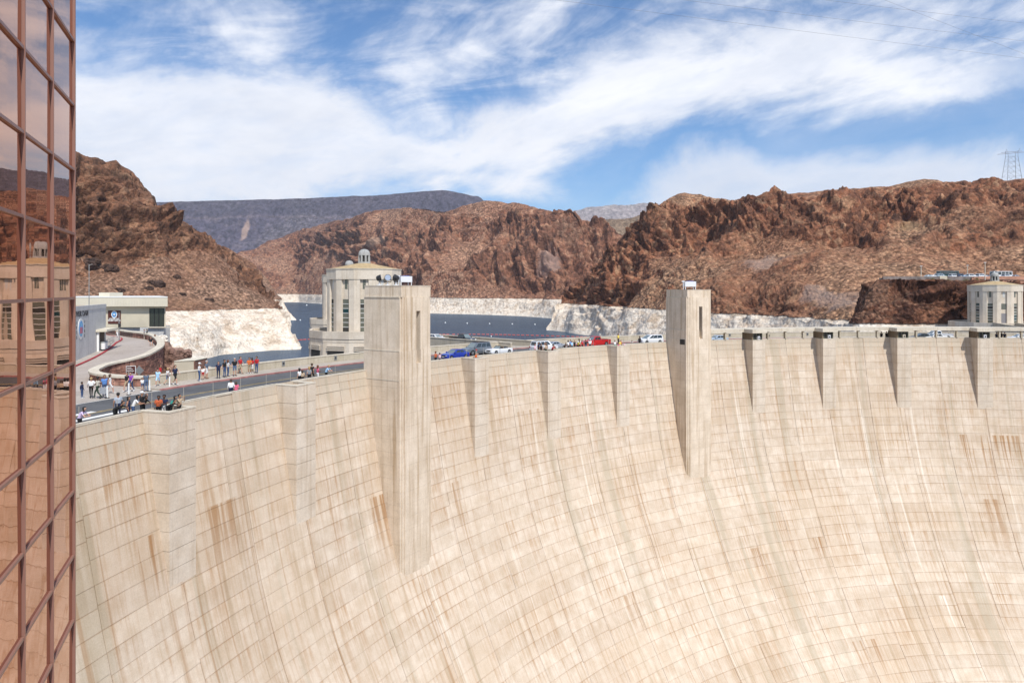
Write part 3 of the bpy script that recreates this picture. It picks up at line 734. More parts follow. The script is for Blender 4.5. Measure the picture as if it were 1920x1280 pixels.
# panels: courses 1.46 m high, columns half a bay wide
zed = [ZP, .15, -.68] + [-.68 - 1.46 * i for i in range(1, 44)]
ked = []
for k in range(-3, 14):
    ked += [k, k + .5]
ked = [k for k in ked if k not in (8.5, .5)] + [8.43, 8.56, .42, .54]; ked.sort()
rngp = np.random.RandomState(5)
pan = []
def vis_area(c):
    X, Y, Z = c
    if Y < 1: return 0
    px = 960 + FPX * X / Y; py = HOR - FPX * (Z - CAMZ) / Y
    return 1.0 / Y if (130 < px < 1935 and 600 < py < 1300) else 0
for ci in range(len(ked) - 1):
    ta, tb = kt(ked[ci]), kt(ked[ci + 1])
    if ta < TL or tb > TR: continue
    strip = (ked[ci + 1] - ked[ci]) < .2
    colbias = rngp.uniform(-.12, .12)
    ztop = list(zed)
    if not strip: ztop = [z + (0 if i < 3 else rngp.choice([0, 0, 0, .18])) for i, z in enumerate(zed)]
    for ri in range(len(zed) - 1):
        z1, z0 = ztop[ri], ztop[ri + 1]
        g = .012; n = 3 if not strip else 1
        lift = rngp.uniform(-.02, .03) + (-.03 if strip else 0)
        ga = (.03 if not strip else .02) / RAD
        Vp = []; UV = []; LV = []
        for j in range(n + 1):
            t = ta + ga + (tb - ta - 2 * ga) * j / n
            for z, lv in ((z1 - (g if ri else 0), 0.0), (z0 + g, 1.0)):
                o = prof(z)
                for back in (0, 1):
                    Vp.append((*P2(t, o + (lift if not back else -.1)), z)); UV.append((t * RAD, ZP - z)); LV.append(lv)
        F = []
        ix = lambda j, l, b: j * 4 + l * 2 + b
        for j in range(n):
            F.append((ix(j, 1, 0), ix(j + 1, 1, 0), ix(j + 1, 0, 0), ix(j, 0, 0)))
            F.append((ix(j, 0, 0), ix(j + 1, 0, 0), ix(j + 1, 0, 1), ix(j, 0, 1)))
            F.append((ix(j + 1, 1, 0), ix(j, 1, 0), ix(j, 1, 1), ix(j + 1, 1, 1)))
        F.append((ix(0, 1, 0), ix(0, 0, 0), ix(0, 0, 1), ix(0, 1, 1)))
        F.append((ix(n, 0, 0), ix(n, 1, 0), ix(n, 1, 1), ix(n, 0, 1)))
        shade = min(1, max(0, .5 + colbias + rngp.uniform(-.35, .35))) if not strip else .15
        stn = rngp.beta(1.1, 2.6)
        tone = [(shade, stn, l, 1) for l in LV]
        c = np.mean(Vp, 0); nrm = np.array([math.sin((ta + tb) / 2), math.cos((ta + tb) / 2)])
        area = vis_area(c) * (abs((nrm * c[:2]).sum()) / np.linalg.norm(c[:2])) * (tb - ta) / max(c[1], 1) * (z1 - z0)
        pan.append((area, Vp, F, UV, tone))
pan.sort(key=lambda p: -p[0])
def panel_mesh(name, Vp, F, UV, tone):
    me = mesh(name, Vp, F, uv=UV)
    a = me.color_attributes.new('tone', 'FLOAT_COLOR', 'POINT'); a.data.foreach_set('color', np.asarray(tone, np.float32).ravel())
    return me
for area, Vp, F, UV, tone in pan[:298]:
    link('concrete_panel', panel_mesh('concrete_panel', Vp, F, UV, tone), M_FACE, dam)
Vr, Fr, Ur, Tr = [], [], [], []
for area, Vp, F, UV, tone in pan[298:]:
    o = len(Vr); Vr += Vp; Fr += [tuple(i + o for i in f) for f in F]; Ur += UV; Tr += tone
tag(link('concrete_panel', panel_mesh('concrete_panel', Vr, Fr, Ur, Tr), M_FACE, dam), kind='stuff')

# ---- local frames on the crest: x along the arc (to the right), y downstream (towards the viewer), z up
def frame(o, t, off=0.0):
    x, y = P2(t, off); o.location = (x, y, 0); o.rotation_euler = (0, 0, -t)
    # local +x = tangent, local -y = downstream
# pilasters
PILK = [-2, -1, 0, 1, 3, 4, 5, 7, 8, 9, 10, 11, 12]
zl = [.15, -.68] + [-.68 - 1.46 * i for i in range(1, 11)]
def pilaster(k):
    p = MB()
    yb = .25                                    # runs back into the wall
    p.box(-HW + .05, HW - .05, -PJ + .05, yb + 1.2, -15, .05)
    o = p.obj('pilaster', M_JOINT, dam); frame(o, kt(k))
    for i in range(len(zl) - 1):
        z1, z0 = zl[i], zl[i + 1]; g = .02; e = random.uniform(-.012, .012)
        b = MB(); b.box(-HW + e, HW - e, -PJ + e, yb, z0 + g, z1 - g)
        b.obj('concrete_block', M_PIL, o)
    b = MB()                                    # balcony parapet round the top
    b.box(-HW, HW, -PJ, -PJ + .38, .12, ZP - .1); b.box(-HW, -HW + .38, -PJ + .38, .3, .12, ZP - .1); b.box(HW - .38, HW, -PJ + .38, .3, .12, ZP - .1)
    b.obj('balcony_parapet', M_PIL, o)
    b = MB(); q = .03
    b.box(-HW - q, HW + q, -PJ - q, -PJ + .42, ZP - .1, ZP + .004); b.box(-HW - q, -HW + .42, -PJ + .42, .3, ZP - .1, ZP + .004); b.box(HW - .42, HW + q, -PJ + .42, .3, ZP - .1, ZP + .004)
    b.obj('coping', M_COPE, o)
    b = MB(); b.box(-HW + .38, HW - .38, -PJ + .38, .5, .05, .12); b.obj('balcony_floor', M_PAR, o)
    return o
for k in PILK: pilaster(k)

# parapet between pilasters (inner leaf and coping), open at each balcony
def arc_solid(t0, t1, o0, o1, z0, z1, n=None, mb=None):
    n = n or max(1, int(abs(t1 - t0) * RAD / 2.2)); b = mb or MB()
    V = []
    for j in range(n + 1):
        t = t0 + (t1 - t0) * j / n
        for o, z in ((o0, z0), (o1, z0), (o1, z1), (o0, z1)): V.append((*P2(t, o), z))
    F = [(j * 4 + a, j * 4 + (a + 1) % 4, j * 4 + 4 + (a + 1) % 4, j * 4 + 4 + a) for j in range(n) for a in range(4)]
    F += [(0, 3, 2, 1), (n * 4, n * 4 + 1, n * 4 + 2, n * 4 + 3)]
    return b.add(V, F)
ha = HW / RAD
stops = sorted(PILK + [2, 6])
TOW_C = -.55                                    # tower centre, metres along the arc from its bay line
TOW_H = 2.72
edges = [TL]
for k in stops:
    if k in (2, 6): edges += [kt(k) + (TOW_C - TOW_H) / RAD, kt(k) + (TOW_C + TOW_H) / RAD]
    else: edges += [kt(k) - ha, kt(k) + ha]
edges.append(TR)
for i in range(0, len(edges), 2):
    arc_solid(edges[i], edges[i + 1], -.06, -.40, -.3, ZP - .12).obj('parapet', M_PAR, dam)
    arc_solid(edges[i], edges[i + 1], .04, -.44, ZP - .12, ZP).obj('coping', M_COPE, dam)
# the slab under the roadway
arc_solid(TL, TR, -.45, -17.2, -1.2, -.03).obj('crest_slab', M_CORE, dam)

# ------------------------------------------------------------------ crest road
M_ASPH = paving('asphalt', (.085, .087, .092), (.125, .126, .13))
M_WALK = paving('walkway_concrete', (.36, .315, .265), (.44, .39, .33))
M_RED = plain('faded_red_paint', (.36, .165, .15), .8, var=.35, scale=.8)
M_REDB = plain('fresh_red_paint', (.36, .035, .045), .7, var=.2, scale=.8)
M_WHITE = plain('white_road_paint', (.68, .67, .64), .8, var=.12, scale=1.5)
M_YEL = plain('worn_yellow_paint', (.42, .30, .10), .85, var=.3, scale=1.5)
def ring_sheet(name, o0, o1, z, mat, t0=TL, t1=TR, n=110):
    V = np.array([[(*P2(t, o), z) for o in (o0, o1)] for t in np.linspace(t0, t1, n)])
    return tag(link(name, grid_mesh(name, V), mat), kind='structure')
ring_sheet('crest_road', -2.9, -13.3, 0.0, M_ASPH)
s = arc_solid(TL, TR, -.40, -2.8, -.1, .12).obj('near_sidewalk', M_WALK); tag(s, kind='structure')
s = arc_solid(kt(0.78), TR, -13.35, -16.7, -.1, .15).obj('far_sidewalk', M_WALK); tag(s, kind='structure')
s = arc_solid(TL, TR, -2.8, -2.98, -.1, .13).obj('kerb', M_PAR); tag(s, kind='structure')
s = arc_solid(kt(0.78), TR, -13.02, -13.35, -.1, .155).obj('red_kerb', M_RED); tag(s, kind='structure')
for o in (-7.75, -8.05): ring_sheet('yellow_line', o, o - .11, .008, M_YEL)
ring_sheet('edge_line', -13.05, -13.18, .008, M_WHITE, kt(-.2), kt(.80), 40)
# crosswalk bars
for o, k1 in ((-4.4, .27), (-6.2, .21), (-8.45, .12), (-10.5, .0), (-12.3, -.1)):
    ring_sheet('crosswalk_bar', o + .35, o - .35, .012, M_WHITE, kt(-1.3), kt(k1), 10)

# upstream parapet, broken where the intake bridge leaves
BR_T0 = math.atan2(0 - CX, 118.7 - CY); BR_T1 = math.atan2(2.8 - CX, 123.8 - CY)
par = thing('upstream_parapet', 'long low concrete parapet along the lake side of the crest road', 'parapet')
for a, b in ((kt(.87), BR_T0), (BR_T1, TR)):
    arc_solid(a, b, -16.75, -17.25, -.6, ZP - .1).obj('wall', M_PAR, par)
    arc_solid(a, b, -16.7, -17.3, ZP - .1, ZP + .02).obj('coping', M_COPE, par)
M_SLOT = plain('dark_grille', (.05, .05, .05), .5)
M_LAMPB = plain('grey_lamp_metal', (.30, .31, .31), .4, .3)
for px, py in ((531, 680), (629, 671), (954, 646), (1368, 631), (1514, 622)):
    u = (px - 960) / FPX
    tt = np.linspace(-1.4, .3, 4000); q = np.array([P2(t, -16.75) for t in tt]); t = tt[np.argmin(np.abs(q[:, 0] / q[:, 1] - u))]
    b = MB(); b.box(-.24, .24, -.05, 0, .35, .98); o = b.obj('lamp_niche', M_LAMPB, par); x, y = P2(t, -16.74); o.location = (x, y, 0); o.rotation_euler = (0, 0, -t)
    b = MB(); b.box(-.15, .15, -.065, -.05, .48, .84); b.obj('grille', M_SLOT, o)

# ------------------------------------------------------------------ elevator towers
def body(b, hw, y0, y1, z0, z1, sx0, sx1, sb, st):    # block with the window slot cut out of it
    za, zb = max(z0, sb), min(z1, st)
    if za >= zb: return b.box(-hw, hw, y0, y1, z0, z1)
    yb = min(y0 + 1.3, y1)
    b.box(-hw, sx0, y0, yb, z0, z1); b.box(sx1, hw, y0, yb, z0, z1)
    if yb < y1: b.box(-hw, hw, yb, y1, z0, z1)
    if zb < z1 - .01: b.box(sx0, sx1, y0, yb, zb, z1)
    if za > z0 + .01: b.box(sx0, sx1, y0, yb, z0, za)
M_DARK = plain('dark_opening', (.035, .033, .03), .8)
def tower(k, label, top):
    T = thing('elevator_tower', label, 'tower', group='elevator towers on the crest')
    x, y = P2(kt(k), 0, TOW_C); T.location = (x, y, 0); T.rotation_euler = (0, 0, -kt(k))
    H = TOW_H; F0 = -5.5; B0 = .25
    zc = [top, top - 1.25, top - 3.9, 3.45, 1.9, .15, -.68] + [-.68 - 1.46 * i for i in range(1, 18)]
    sx0, sx1 = -.10, .62                         # window slot on the front
    slot_top, slot_bot = top - 2.85, 1.9
    core = MB()
    core.box(-H + .3, H - .3, F0 + 1.65, B0 - .1, -26, top - .3)
    core.obj('core', M_DARK, T)
    for i in range(len(zc) - 1):
        z1, z0 = zc[i], zc[i + 1]; g = .012 if i > 3 else .006
        e = .16 if i == 0 else (.05 if i < 3 else 0.0)          # upper tiers step in a little
        b = MB(); nn = .32
        if i == 0:
            b.box(-H + e, H - e, F0 + e, B0, z0, z1)
        else:
            hs = [(-H + e, H - e)]
            # body behind, stepped corner, projecting front panel
            (body(b, H - e, F0 + .24 + e, B0, z0 + g, z1, sx0, sx1, slot_bot, slot_top) if i <= 4 else b.box(-H + e, H - e, F0 + .24 + e, B0, z0 + g, z1))
            (body(b, H - .28 - e, F0 + .12 + e, F0 + .24 + e, z0 + g, z1, sx0, sx1, slot_bot, slot_top) if i <= 4 else b.box(-H + .28 + e, H - .28 - e, F0 + .12 + e, F0 + .24 + e, z0 + g, z1))
            if i <= 4 and z0 < slot_top and z1 > slot_bot:
                za, zb = max(z0 + g, slot_bot), min(z1, slot_top)
                X0, X1, Y0, Y1 = -H + .62 + e, H - .62 - e, F0 + e, F0 + .12 + e
                b.box(X0, sx0, Y0, Y1, z0 + g, z1); b.box(sx1, X1, Y0, Y1, z0 + g, z1)
                if zb < z1 - .01: b.box(sx0, sx1, Y0, Y1, zb, z1)
                if za > z0 + g + .01: b.box(sx0, sx1, Y0, Y1, z0 + g, za)
            else: b.box(-H + .62 + e, H - .62 - e, F0 + e, F0 + .12 + e, z0 + g, z1)
        b.obj('concrete_block', M_TOW, T)
    # the slot is cut right through the stepped layers: dark reveal
    b = MB(); b.box(sx0 + .003, sx1 - .003, F0 + 1.2, F0 + 1.25, slot_bot + .4, slot_top); b.obj('window_slot', M_DARK, T)
    b = MB(); b.add([(sx0, F0 + 1.2, slot_bot + 1.0), (sx1, F0 + 1.2, slot_bot + 1.0), (sx1, F0 + .03, slot_bot - .9), (sx0, F0 + .03, slot_bot - .9), (sx0, F0 + .4, slot_bot - .9), (sx1, F0 + .4, slot_bot - .9)], [(0, 3, 2, 1), (0, 4, 3), (1, 2, 5), (3, 4, 5, 2), (0, 1, 5, 4)]); b.obj('window_sill', M_TOW, T)
    for z in (top - 1.25, 3.45, 1.9 if k == 6 else .15):
        b = MB(); b.box(-H - .03, -H + .4, F0 + .3, B0 - .1, z - .05, z + .05); b.obj('string_course', M_COPE, T)
    b = MB(); b.box(-H + .12, H - .12, F0 + .12, B0 + .02, top, top + .07); b.obj('roof_edge', M_COPE, T)
    return T
towA = tower(2, 'nearer square concrete tower with three black floodlights on its flat roof', 10.75)
towB = tower(6, 'farther square concrete tower with a dark square opening low on its shaded side', 10.3)
b = MB(); b.box(-TOW_H - .02, -TOW_H + .02, -4.9, -3.6, .95, 1.85); b.obj('side_opening', M_DARK, towB)

M_METAL = plain('white_sheet_metal', (.66, .67, .70), .45, .1)
M_BLACK = plain('black_metal', (.02, .02, .022), .4)
M_LENS = plain('lamp_glass', (.55, .58, .62), .08, .6)
M_BLUE = plain('blue_panel', (.02, .04, .22), .25)
def on_tower(T, lx, ly, z):
    m = Matrix.Rotation(T.rotation_euler[2], 3, 'Z') @ Vector((lx, ly, 0)); return (T.location[0] + m.x, T.location[1] + m.y, z)
def floodlight(T, lx, ly, z, label, yaw):
    o = thing('floodlight', label, 'floodlight', on_tower(T, lx, ly, z), yaw, 'floodlights on the tower roof')
    b = MB(); b.lathe([(.32, 0), (.32, .08), (.07, .09), (.07, .40)], 10); b.obj('base', M_METAL, o)
    b = MB(); b.tube((-.4, 0, .4), (.4, 0, .4), .045); b.tube((-.4, 0, .4), (-.4, 0, .85), .045); b.tube((.4, 0, .4), (.4, 0, .85), .045); b.obj('yoke', M_BLACK, o)
    b = MB(); b.lathe([(.18, -.35), (.30, -.25), (.38, .15), (.40, .22)], 14); h = b.obj('housing', M_BLACK, o, (0, 0, .85), (R_(78), 0, 0))
    b = MB(); b.lathe([(.35, .222), (.33, .24)], 14); b.obj('lens', M_LENS, h)
zt = 10.75 + .07
floodlight(towA, -1.9, -1.4, zt, 'black floodlight on the tower roof, leftmost of three', R_(100))
floodlight(towA, -1.7, -2.5, zt, 'round floodlight with bright lens in the middle of the tower roof', R_(20))
floodlight(towA, -1.5, -3.6, zt, 'black floodlight on the tower roof beside the white metal cabinet', R_(-110))
def cabinet(T, lx, ly, z, label, s=1.0):
    o = thing('metal_cabinet', label, 'cabinet', on_tower(T, lx, ly, z), T.rotation_euler[2] + R_(-18), 'metal cabinets on the tower roofs')
    b = MB()
    for x in (-.95, .95):
        for y in (-.5, .5): b.box(x - .05, x + .05, y - .05, y + .05, 0, .62)
    b.obj('legs_frame', M_METAL, o)
    b = MB(); b.box(-1.05, 1.05, -.6, .6, .55, 1.5); b.obj('box', M_METAL, o)
    b = MB(); b.box(-.5, .6, -.45, .5, 1.5, 1.62); b.obj('blue_lid', M_BLUE, o)
    b = MB(); b.tube((-1.3, -.3, 0), (-1.3, -.3, 1.5), .05); b.box(-1.55, -1.1, -.45, -.15, 1.4, 1.62); b.obj('camera_mast', M_METAL, o)
    o.scale = (s, s, s)
cabinet(towA, .1, -3.5, zt, 'white metal cabinet on legs on the roof of the nearer tower', .72)
cabinet(towB, .2, -2.6, 10.37, 'white metal cabinet on legs on the roof of the farther tower', .95)

# ------------------------------------------------------------------ covered walkway to the right of the farther tower
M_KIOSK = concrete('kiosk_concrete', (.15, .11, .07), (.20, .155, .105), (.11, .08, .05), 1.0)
can = thing('covered_walkway', 'long flat concrete canopy on columns over the walkway right of the tower', 'canopy')
CT0 = kt(6) + (TOW_C + TOW_H + .1) / RAD
zc0, zc1 = 2.42, 3.02
arc_solid(CT0, TR, .10, -3.1, zc0 + .06, zc1).obj('roof_slab', M_COPE, can)
arc_solid(CT0, TR, .32, .10, zc0, zc1 + .02).obj('fascia', M_COPE, can)
for k in (7, 8, 9, 10, 11, 12):
    b = MB(); b.box(-HW - .22, HW + .22, -PJ - .25, -.1, zc0 - .05, zc1 + .02); o = b.obj('roof_slab', M_COPE, can); frame(o, kt(k))
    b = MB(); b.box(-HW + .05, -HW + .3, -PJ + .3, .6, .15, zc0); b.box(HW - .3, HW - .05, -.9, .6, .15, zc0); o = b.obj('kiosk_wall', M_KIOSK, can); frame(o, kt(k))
    b = MB(); b.box(-HW + .32, HW - .32, -PJ + .45, -PJ + .5, .15, zc0 - .06); o = b.obj('kiosk_window', M_DARK, can); frame(o, kt(k))
    b = MB()
    for x in (-.9, -.3, .3, .9): b.box(x - .05, x + .05, -PJ + .38, -PJ + .45, .15, zc0 - .06)
    o = b.obj('window_frame', plain('olive_frame', (.12, .13, .09), .6) if k == 7 else bpy.data.materials['olive_frame'], can); frame(o, kt(k))
    for f in (.25, .5, .75):
        t = kt(k + f)
        b = MB(); b.box(-.13, .13, -.30, .25, ZP, zc0 + .06); o = b.obj('column', M_PAR, can); frame(o, t, -.12)
for f in (.33, .66):
    b = MB(); b.box(-.13, .13, -.30, .25, ZP, zc0 + .06); o = b.obj('column', M_PAR, can); frame(o, kt(6) + .03 + f * .09, -.12)
# small floodlight boxes perched on the pilasters
for k, lab in ((7, 'small white light box on the pilaster next to the farther tower'), (8, 'small white light box on the second pilaster right of the tower'), (9, 'tan light box on the third pilaster right of the tower'), (10, 'pale light box on the pilaster below the far intake tower')):
    x, y = P2(kt(k), PJ - .2); o = thing('light_box', lab, 'light', (x, y, ZP), -kt(k), 'light boxes on the pilasters')
    m = M_METAL if k != 9 else M_COPE
    b = MB(); b.box(-.3, .3, -.25, .25, .12, .85); b.obj('housing', m, o)
    b = MB(); b.box(-.15, .15, -.28, -.25, .25, .62); b.obj('lens', M_BLACK, o)
    b = MB(); b.tube((-.3, -.3, -.3), (-.1, 0, .14), .05); b.tube((.3, -.3, -.3), (.1, 0, .14), .05); b.box(-.35, .35, -.1, .1, 0, .1); b.obj('bracket', M_COPE, o); o.scale = (.75, .75, .8)
# ------------------------------------------------------------------ mirror-glass tower at the left edge
M_COPPER = copper_glass()
M_MULL = plain('copper_painted_frame', (.27, .145, .115), .45, .15)
M_INNER = plain('dark_interior', (.02, .016, .014), .9)
GA = R_(-22.1); GD = Vector((math.sin(GA), math.cos(GA), 0)); GN = Vector((GD.y, -GD.x, 0)); GC = Vector((-12.3, 19.0, 0))
glass = thing('glass_tower', 'tall copper coloured mirror glass building with a grid of square panes at the left edge', 'building', GC, math.atan2(GD.y, GD.x))
# local x runs along the wall away from the viewer, local y points into the building
PW, PHT, ZB = 2.43, 1.80, 10.07
rows = range(-8, 5)
cols_ = range(0, 9)
rg = random.Random(3)
for c in cols_:
    x1, x0 = -c * PW, -(c + 1) * PW
    for r in rows:
        z0 = ZB + r * PHT; z1 = z0 + PHT; a, b2, c2 = (rg.uniform(-.006, .006) for _ in range(3))
        V = [(x0 + .03, .02 + a, z0 + .03), (x1 - .03, .02 + b2, z0 + .03), (x1 - .03, .02 + c2, z1 - .03), (x0 + .03, .02 + a - b2 + c2, z1 - .03)]
        V += [(x, .05, z) for x, y, z in V]
        m = MB(); m.add(V, [(0, 1, 2, 3), (5, 4, 7, 6), (1, 0, 4, 5), (3, 2, 6, 7), (0, 3, 7, 4), (2, 1, 5, 6)]); m.obj('pane', M_COPPER, glass)
zlo, zhi = ZB + rows[0] * PHT, ZB + (rows[-1] + 1) * PHT
for c in range(0, 10):
    x = -c * PW; m = MB(); w = .018 if c else .026
    m.box(x - w + (0 if c else -.02), x + w + (0 if c else .0), -.05, .06, zlo, zhi); m.obj('mullion', M_MULL, glass)
for c in cols_:
    for r in list(rows) + [rows[-1] + 1]:
        z = ZB + r * PHT; m = MB(); m.box(-(c + 1) * PW + .05, -c * PW - .06, -.035, .06, z - .036, z + .036); m.obj('transom', M_MULL, glass)
# the other faces: body behind the wall and a second glazed face turning away
m = MB(); m.prism([(-.05, .09), (-9 * PW, .09), (-9 * PW, 16), (-6, 16)][::-1], zlo, zhi + .6); m.obj('building_body', M_INNER, glass)
dv = Vector((-5.95, 15.9)); ln = dv.length; dv /= ln
for c in range(6):
    p0 = Vector((0, .1)) + dv * (c * PW); p1 = p0 + dv * (PW - .1); nx = Vector((dv.y, -dv.x)) * .03
    for r in range(-8, 5):
        z0 = ZB + r * PHT; m = MB()
        m.add([(p0.x + nx.x, p0.y + nx.y, z0), (p1.x + nx.x, p1.y + nx.y, z0), (p1.x + nx.x, p1.y + nx.y, z0 + PHT - .1), (p0.x + nx.x, p0.y + nx.y, z0 + PHT - .1)], [(0, 1, 2, 3)]); m.obj('pane', M_COPPER, glass)

# ------------------------------------------------------------------ plaza and ramp at the left end of the crest
M_PLAZA = paving('plaza_concrete', (.34, .30, .265), (.43, .385, .34))
M_RAMP = paving('ramp_concrete', (.36, .31, .275), (.42, .37, .335), .6)
WALL = [(-38.9, 72.3, 1.1), (-42.6, 72.9, 1.15), (-45.6, 74.6, 1.2), (-47.7, 77.2, 1.2), (-48.9, 80.0, 1.2), (-49.8, 82.7, 1.22), (-49.9, 84.8, 1.3), (-49.3, 87.0, 1.45), (-49.1, 90, 1.65), (-49.8, 93.5, 1.85), (-51.9, 99.8, 2.1), (-55, 106, 2.25), (-58.9, 112.6, 2.36), (-63.8, 120, 2.45), (-67.8, 124.4, 2.5), (-73, 128.8, 2.55), (-78, 133, 2.6), (-90, 139, 2.6)]
LEFT_ = [(-48, 66), (-52, 70), (-54, 75), (-55.5, 80), (-56.5, 84), (-57.4, 88.6), (-59.2, 94), (-61.3, 100), (-64.5, 108), (-67.6, 115), (-69.3, 119), (-70.3, 122), (-72.5, 126), (-76, 129.5), (-79, 132.5), (-83, 136), (-88, 140), (-98, 146)]
def catmull(pts, n=6):
    P = [Vector(p) for p in pts]; out = []
    for i in range(len(P) - 1):
        a, b, c, d = P[max(i - 1, 0)], P[i], P[i + 1], P[min(i + 2, len(P) - 1)]
        for k in range(n):
            t = k / n; out.append(.5 * ((2 * b) + (c - a) * t + (2 * a - 5 * b + 4 * c - d) * t * t + (3 * b - a - 3 * c + d) * t ** 3))
    return out + [P[-1]]
Wp = catmull(WALL); Lp = catmull([(x, y, 0) for x, y in LEFT_])
def rampz(i, n): return max(0.0, min(1.5, (Wp[i].z - 1.1)))
V = np.array([[tuple(Vector((a.x, a.y, 0)).lerp(Vector((b.x, b.y, 0)), f) + Vector((0, 0, rampz(i, 0) + .012))) for f in (0, .33, .67, 1)] for i, (a, b) in enumerate(zip(Lp, Wp))])
tag(link('ramp', grid_mesh('ramp', V), M_RAMP), kind='structure')
V = np.array([[(*P2(t, o), .004) for o in (-13.25, -20, -30, -60)] for t in np.linspace(TL, -1.169, 40)])
tag(link('plaza', grid_mesh('plaza', V), M_PLAZA), kind='structure')
# red kerb and raised walk along the left of the ramp
K = [(p, rampz(i, 0)) for i, p in enumerate(Lp)][24:]
V = []; F = []
for i, (p, z) in enumerate(K):
    q = K[min(i + 1, len(K) - 1)][0] - K[max(i - 1, 0)][0]; nrm = Vector((-q.y, q.x, 0)).normalized()
    for d_, zz in ((0, -.2), (0, .16), (.3, .165), (.3, -.2)): w = p + nrm * d_; V.append((w.x, w.y, z + zz))
for i in range(len(K) - 1): F += [(i * 4 + a, i * 4 + a + 1, i * 4 + a + 5, i * 4 + a + 4) for a in range(3)]
tag(link('red_kerb', mesh('red_kerb', V, F), M_REDB), kind='structure')
V = []
for i, (p, z) in enumerate(K):
    q = K[min(i + 1, len(K) - 1)][0] - K[max(i - 1, 0)][0]; nrm = Vector((-q.y, q.x, 0)).normalized()
    V.append([tuple(p + nrm * d_ + Vector((0, 0, z + .16))) for d_ in (.3, 3.0, 6.5)])
tag(link('ramp_sidewalk', grid_mesh('ramp_sidewalk', np.array(V)), M_PLAZA), kind='structure')

# curved retaining wall: red stone courses below a pale coping
M_STONE = plain('red_stone', (.30, .145, .105), .9, var=.45, scale=.9)
M_STONE2 = plain('brown_stone', (.22, .11, .08), .9, var=.45, scale=1.1)
M_STONE3 = plain('pink_stone', (.38, .21, .155), .9, var=.4, scale=1.0)
M_MORT = plain('mortar', (.17, .11, .09), .95, var=.3)
cw = thing('curved_stone_wall', 'curving red stone wall with broad pale coping bending round the ramp', 'wall')
def offs(P, d_):
    out = []
    for i, p in enumerate(P):
        q = P[min(i + 1, len(P) - 1)] - P[max(i - 1, 0)]; n_ = Vector((q.y, -q.x, 0)).normalized(); out.append(p + n_ * d_)
    return out
def wall_sweep(P, d0, d1, zf0, zf1):
    A, B = offs(P, d0), offs(P, d1); V = []; F = []
    for a, b, p in zip(A, B, P): V += [(a.x, a.y, zf0(p)), (b.x, b.y, zf0(p)), (b.x, b.y, zf1(p)), (a.x, a.y, zf1(p))]
    n = len(P)
    F = [(i * 4 + k, i * 4 + (k + 1) % 4, i * 4 + 4 + (k + 1) % 4, i * 4 + 4 + k) for i in range(n - 1) for k in range(4)] + [(0, 3, 2, 1), ((n - 1) * 4, (n - 1) * 4 + 1, (n - 1) * 4 + 2, (n - 1) * 4 + 3)]
    m = MB(); m.add(V, F); return m
wall_sweep(Wp, -.34, .34, lambda p: -6.0, lambda p: p.z - .2).obj('core', M_MORT, cw)
wall_sweep(Wp, -.52, .52, lambda p: p.z - .22, lambda p: p.z).obj('coping', M_COPE, cw)
# stones on both faces: the largest in view singly, the rest joined
cum = [0]
for a, b in zip(Wp, Wp[1:]): cum.append(cum[-1] + math.hypot(b.x - a.x, b.y - a.y))
def wp_at(s):
    j = min(max(np.searchsorted(cum, s) - 1, 0), len(cum) - 2); f = (s - cum[j]) / (cum[j + 1] - cum[j] + 1e-9); return Wp[j].lerp(Wp[j + 1], f), (Wp[j + 1] - Wp[j]).normalized()
stones = []; rs = random.Random(9)
for side in (1, -1):
    for ri in range(11):
        s = rs.uniform(0, .6); h = .42
        while s < cum[-1] - 1:
            Ls = rs.uniform(.55, 1.15); p, d_ = wp_at(s + Ls / 2); n_ = Vector((d_.y, -d_.x, 0)).normalized() * side
            zt_ = p.z - .24 - ri * h
            if zt_ - h > (rampz(0, 0) - .1 if side < 0 else -4.6) and (side > 0 or zt_ - h > p.z - 1.5) and math.hypot(p.x, p.y) < 145:
                stones.append((s, Ls, zt_, h, n_, d_, p, side))
            s += Ls
def stone_mesh(st, m):
    s, Ls, zt_, h, n_, d_, p, side = st
    e = rs.uniform(.02, .07); a = p - d_ * (Ls / 2 - .02) + n_ * .33; b = p + d_ * (Ls / 2 - .02) + n_ * .33
    V = []
    for q, sg in ((a, 1), (b, -1)):
        for z in (zt_ - h + .02, zt_ - .01):
            V.append((q.x, q.y, z)); w = q + n_ * e + d_ * .04 * sg; V.append((w.x, w.y, z + (.03 if z < zt_ - .1 else -.03)))
    F = [(1, 5, 7, 3), (0, 1, 3, 2), (5, 4, 6, 7), (2, 3, 7, 6), (1, 0, 4, 5)]
    m.add(V, F if side > 0 else [f[::-1] for f in F], rs.choice([0, 0, 0, 1, 1, 2])); return m
def st_key(st): p = st[6]; d = math.hypot(p.x, p.y); return (-(st[4].dot(Vector((-p.x, -p.y, 0))) / d) * st[1] / d if -.78 < p.x / p.y < -.4 else 1)
stones.sort(key=st_key)
for st in stones[:240]: stone_mesh(st, MB()).obj('stone', [M_STONE, M_STONE2, M_STONE3], cw)
m = MB()
for st in stones[240:]: stone_mesh(st, m)
tag(m.obj('stone', [M_STONE, M_STONE2, M_STONE3], cw), kind='stuff')
# rocky ground beyond the wall, inside the bend
hill('rock_bank', M_LEFT, [
    (196, [(725, 77), (718, 80), (714, 82), (708, 86), (700, 92), (690, 96)]),
    (250, [(728, 76), (722, 80), (716, 84), (708, 90), (700, 95), (690, 98)]),
    (300, [(730, 78), (715, 84), (705, 90), (695, 96), (688, 100), (676, 104)]),
    (330, [(735, 82), (712, 90), (702, 98), (692, 106), (688, 116), (672, 130)]),
    (400, [(740, 92), (725, 105), (715, 120), (705, 150), (698, 180), (688, 230)]),
    (480, [(740, 100), (730, 130), (720, 170), (712, 220), (705, 260), (698, 300)])], 120, 60, 1.2, 8, 77, back=1.1)

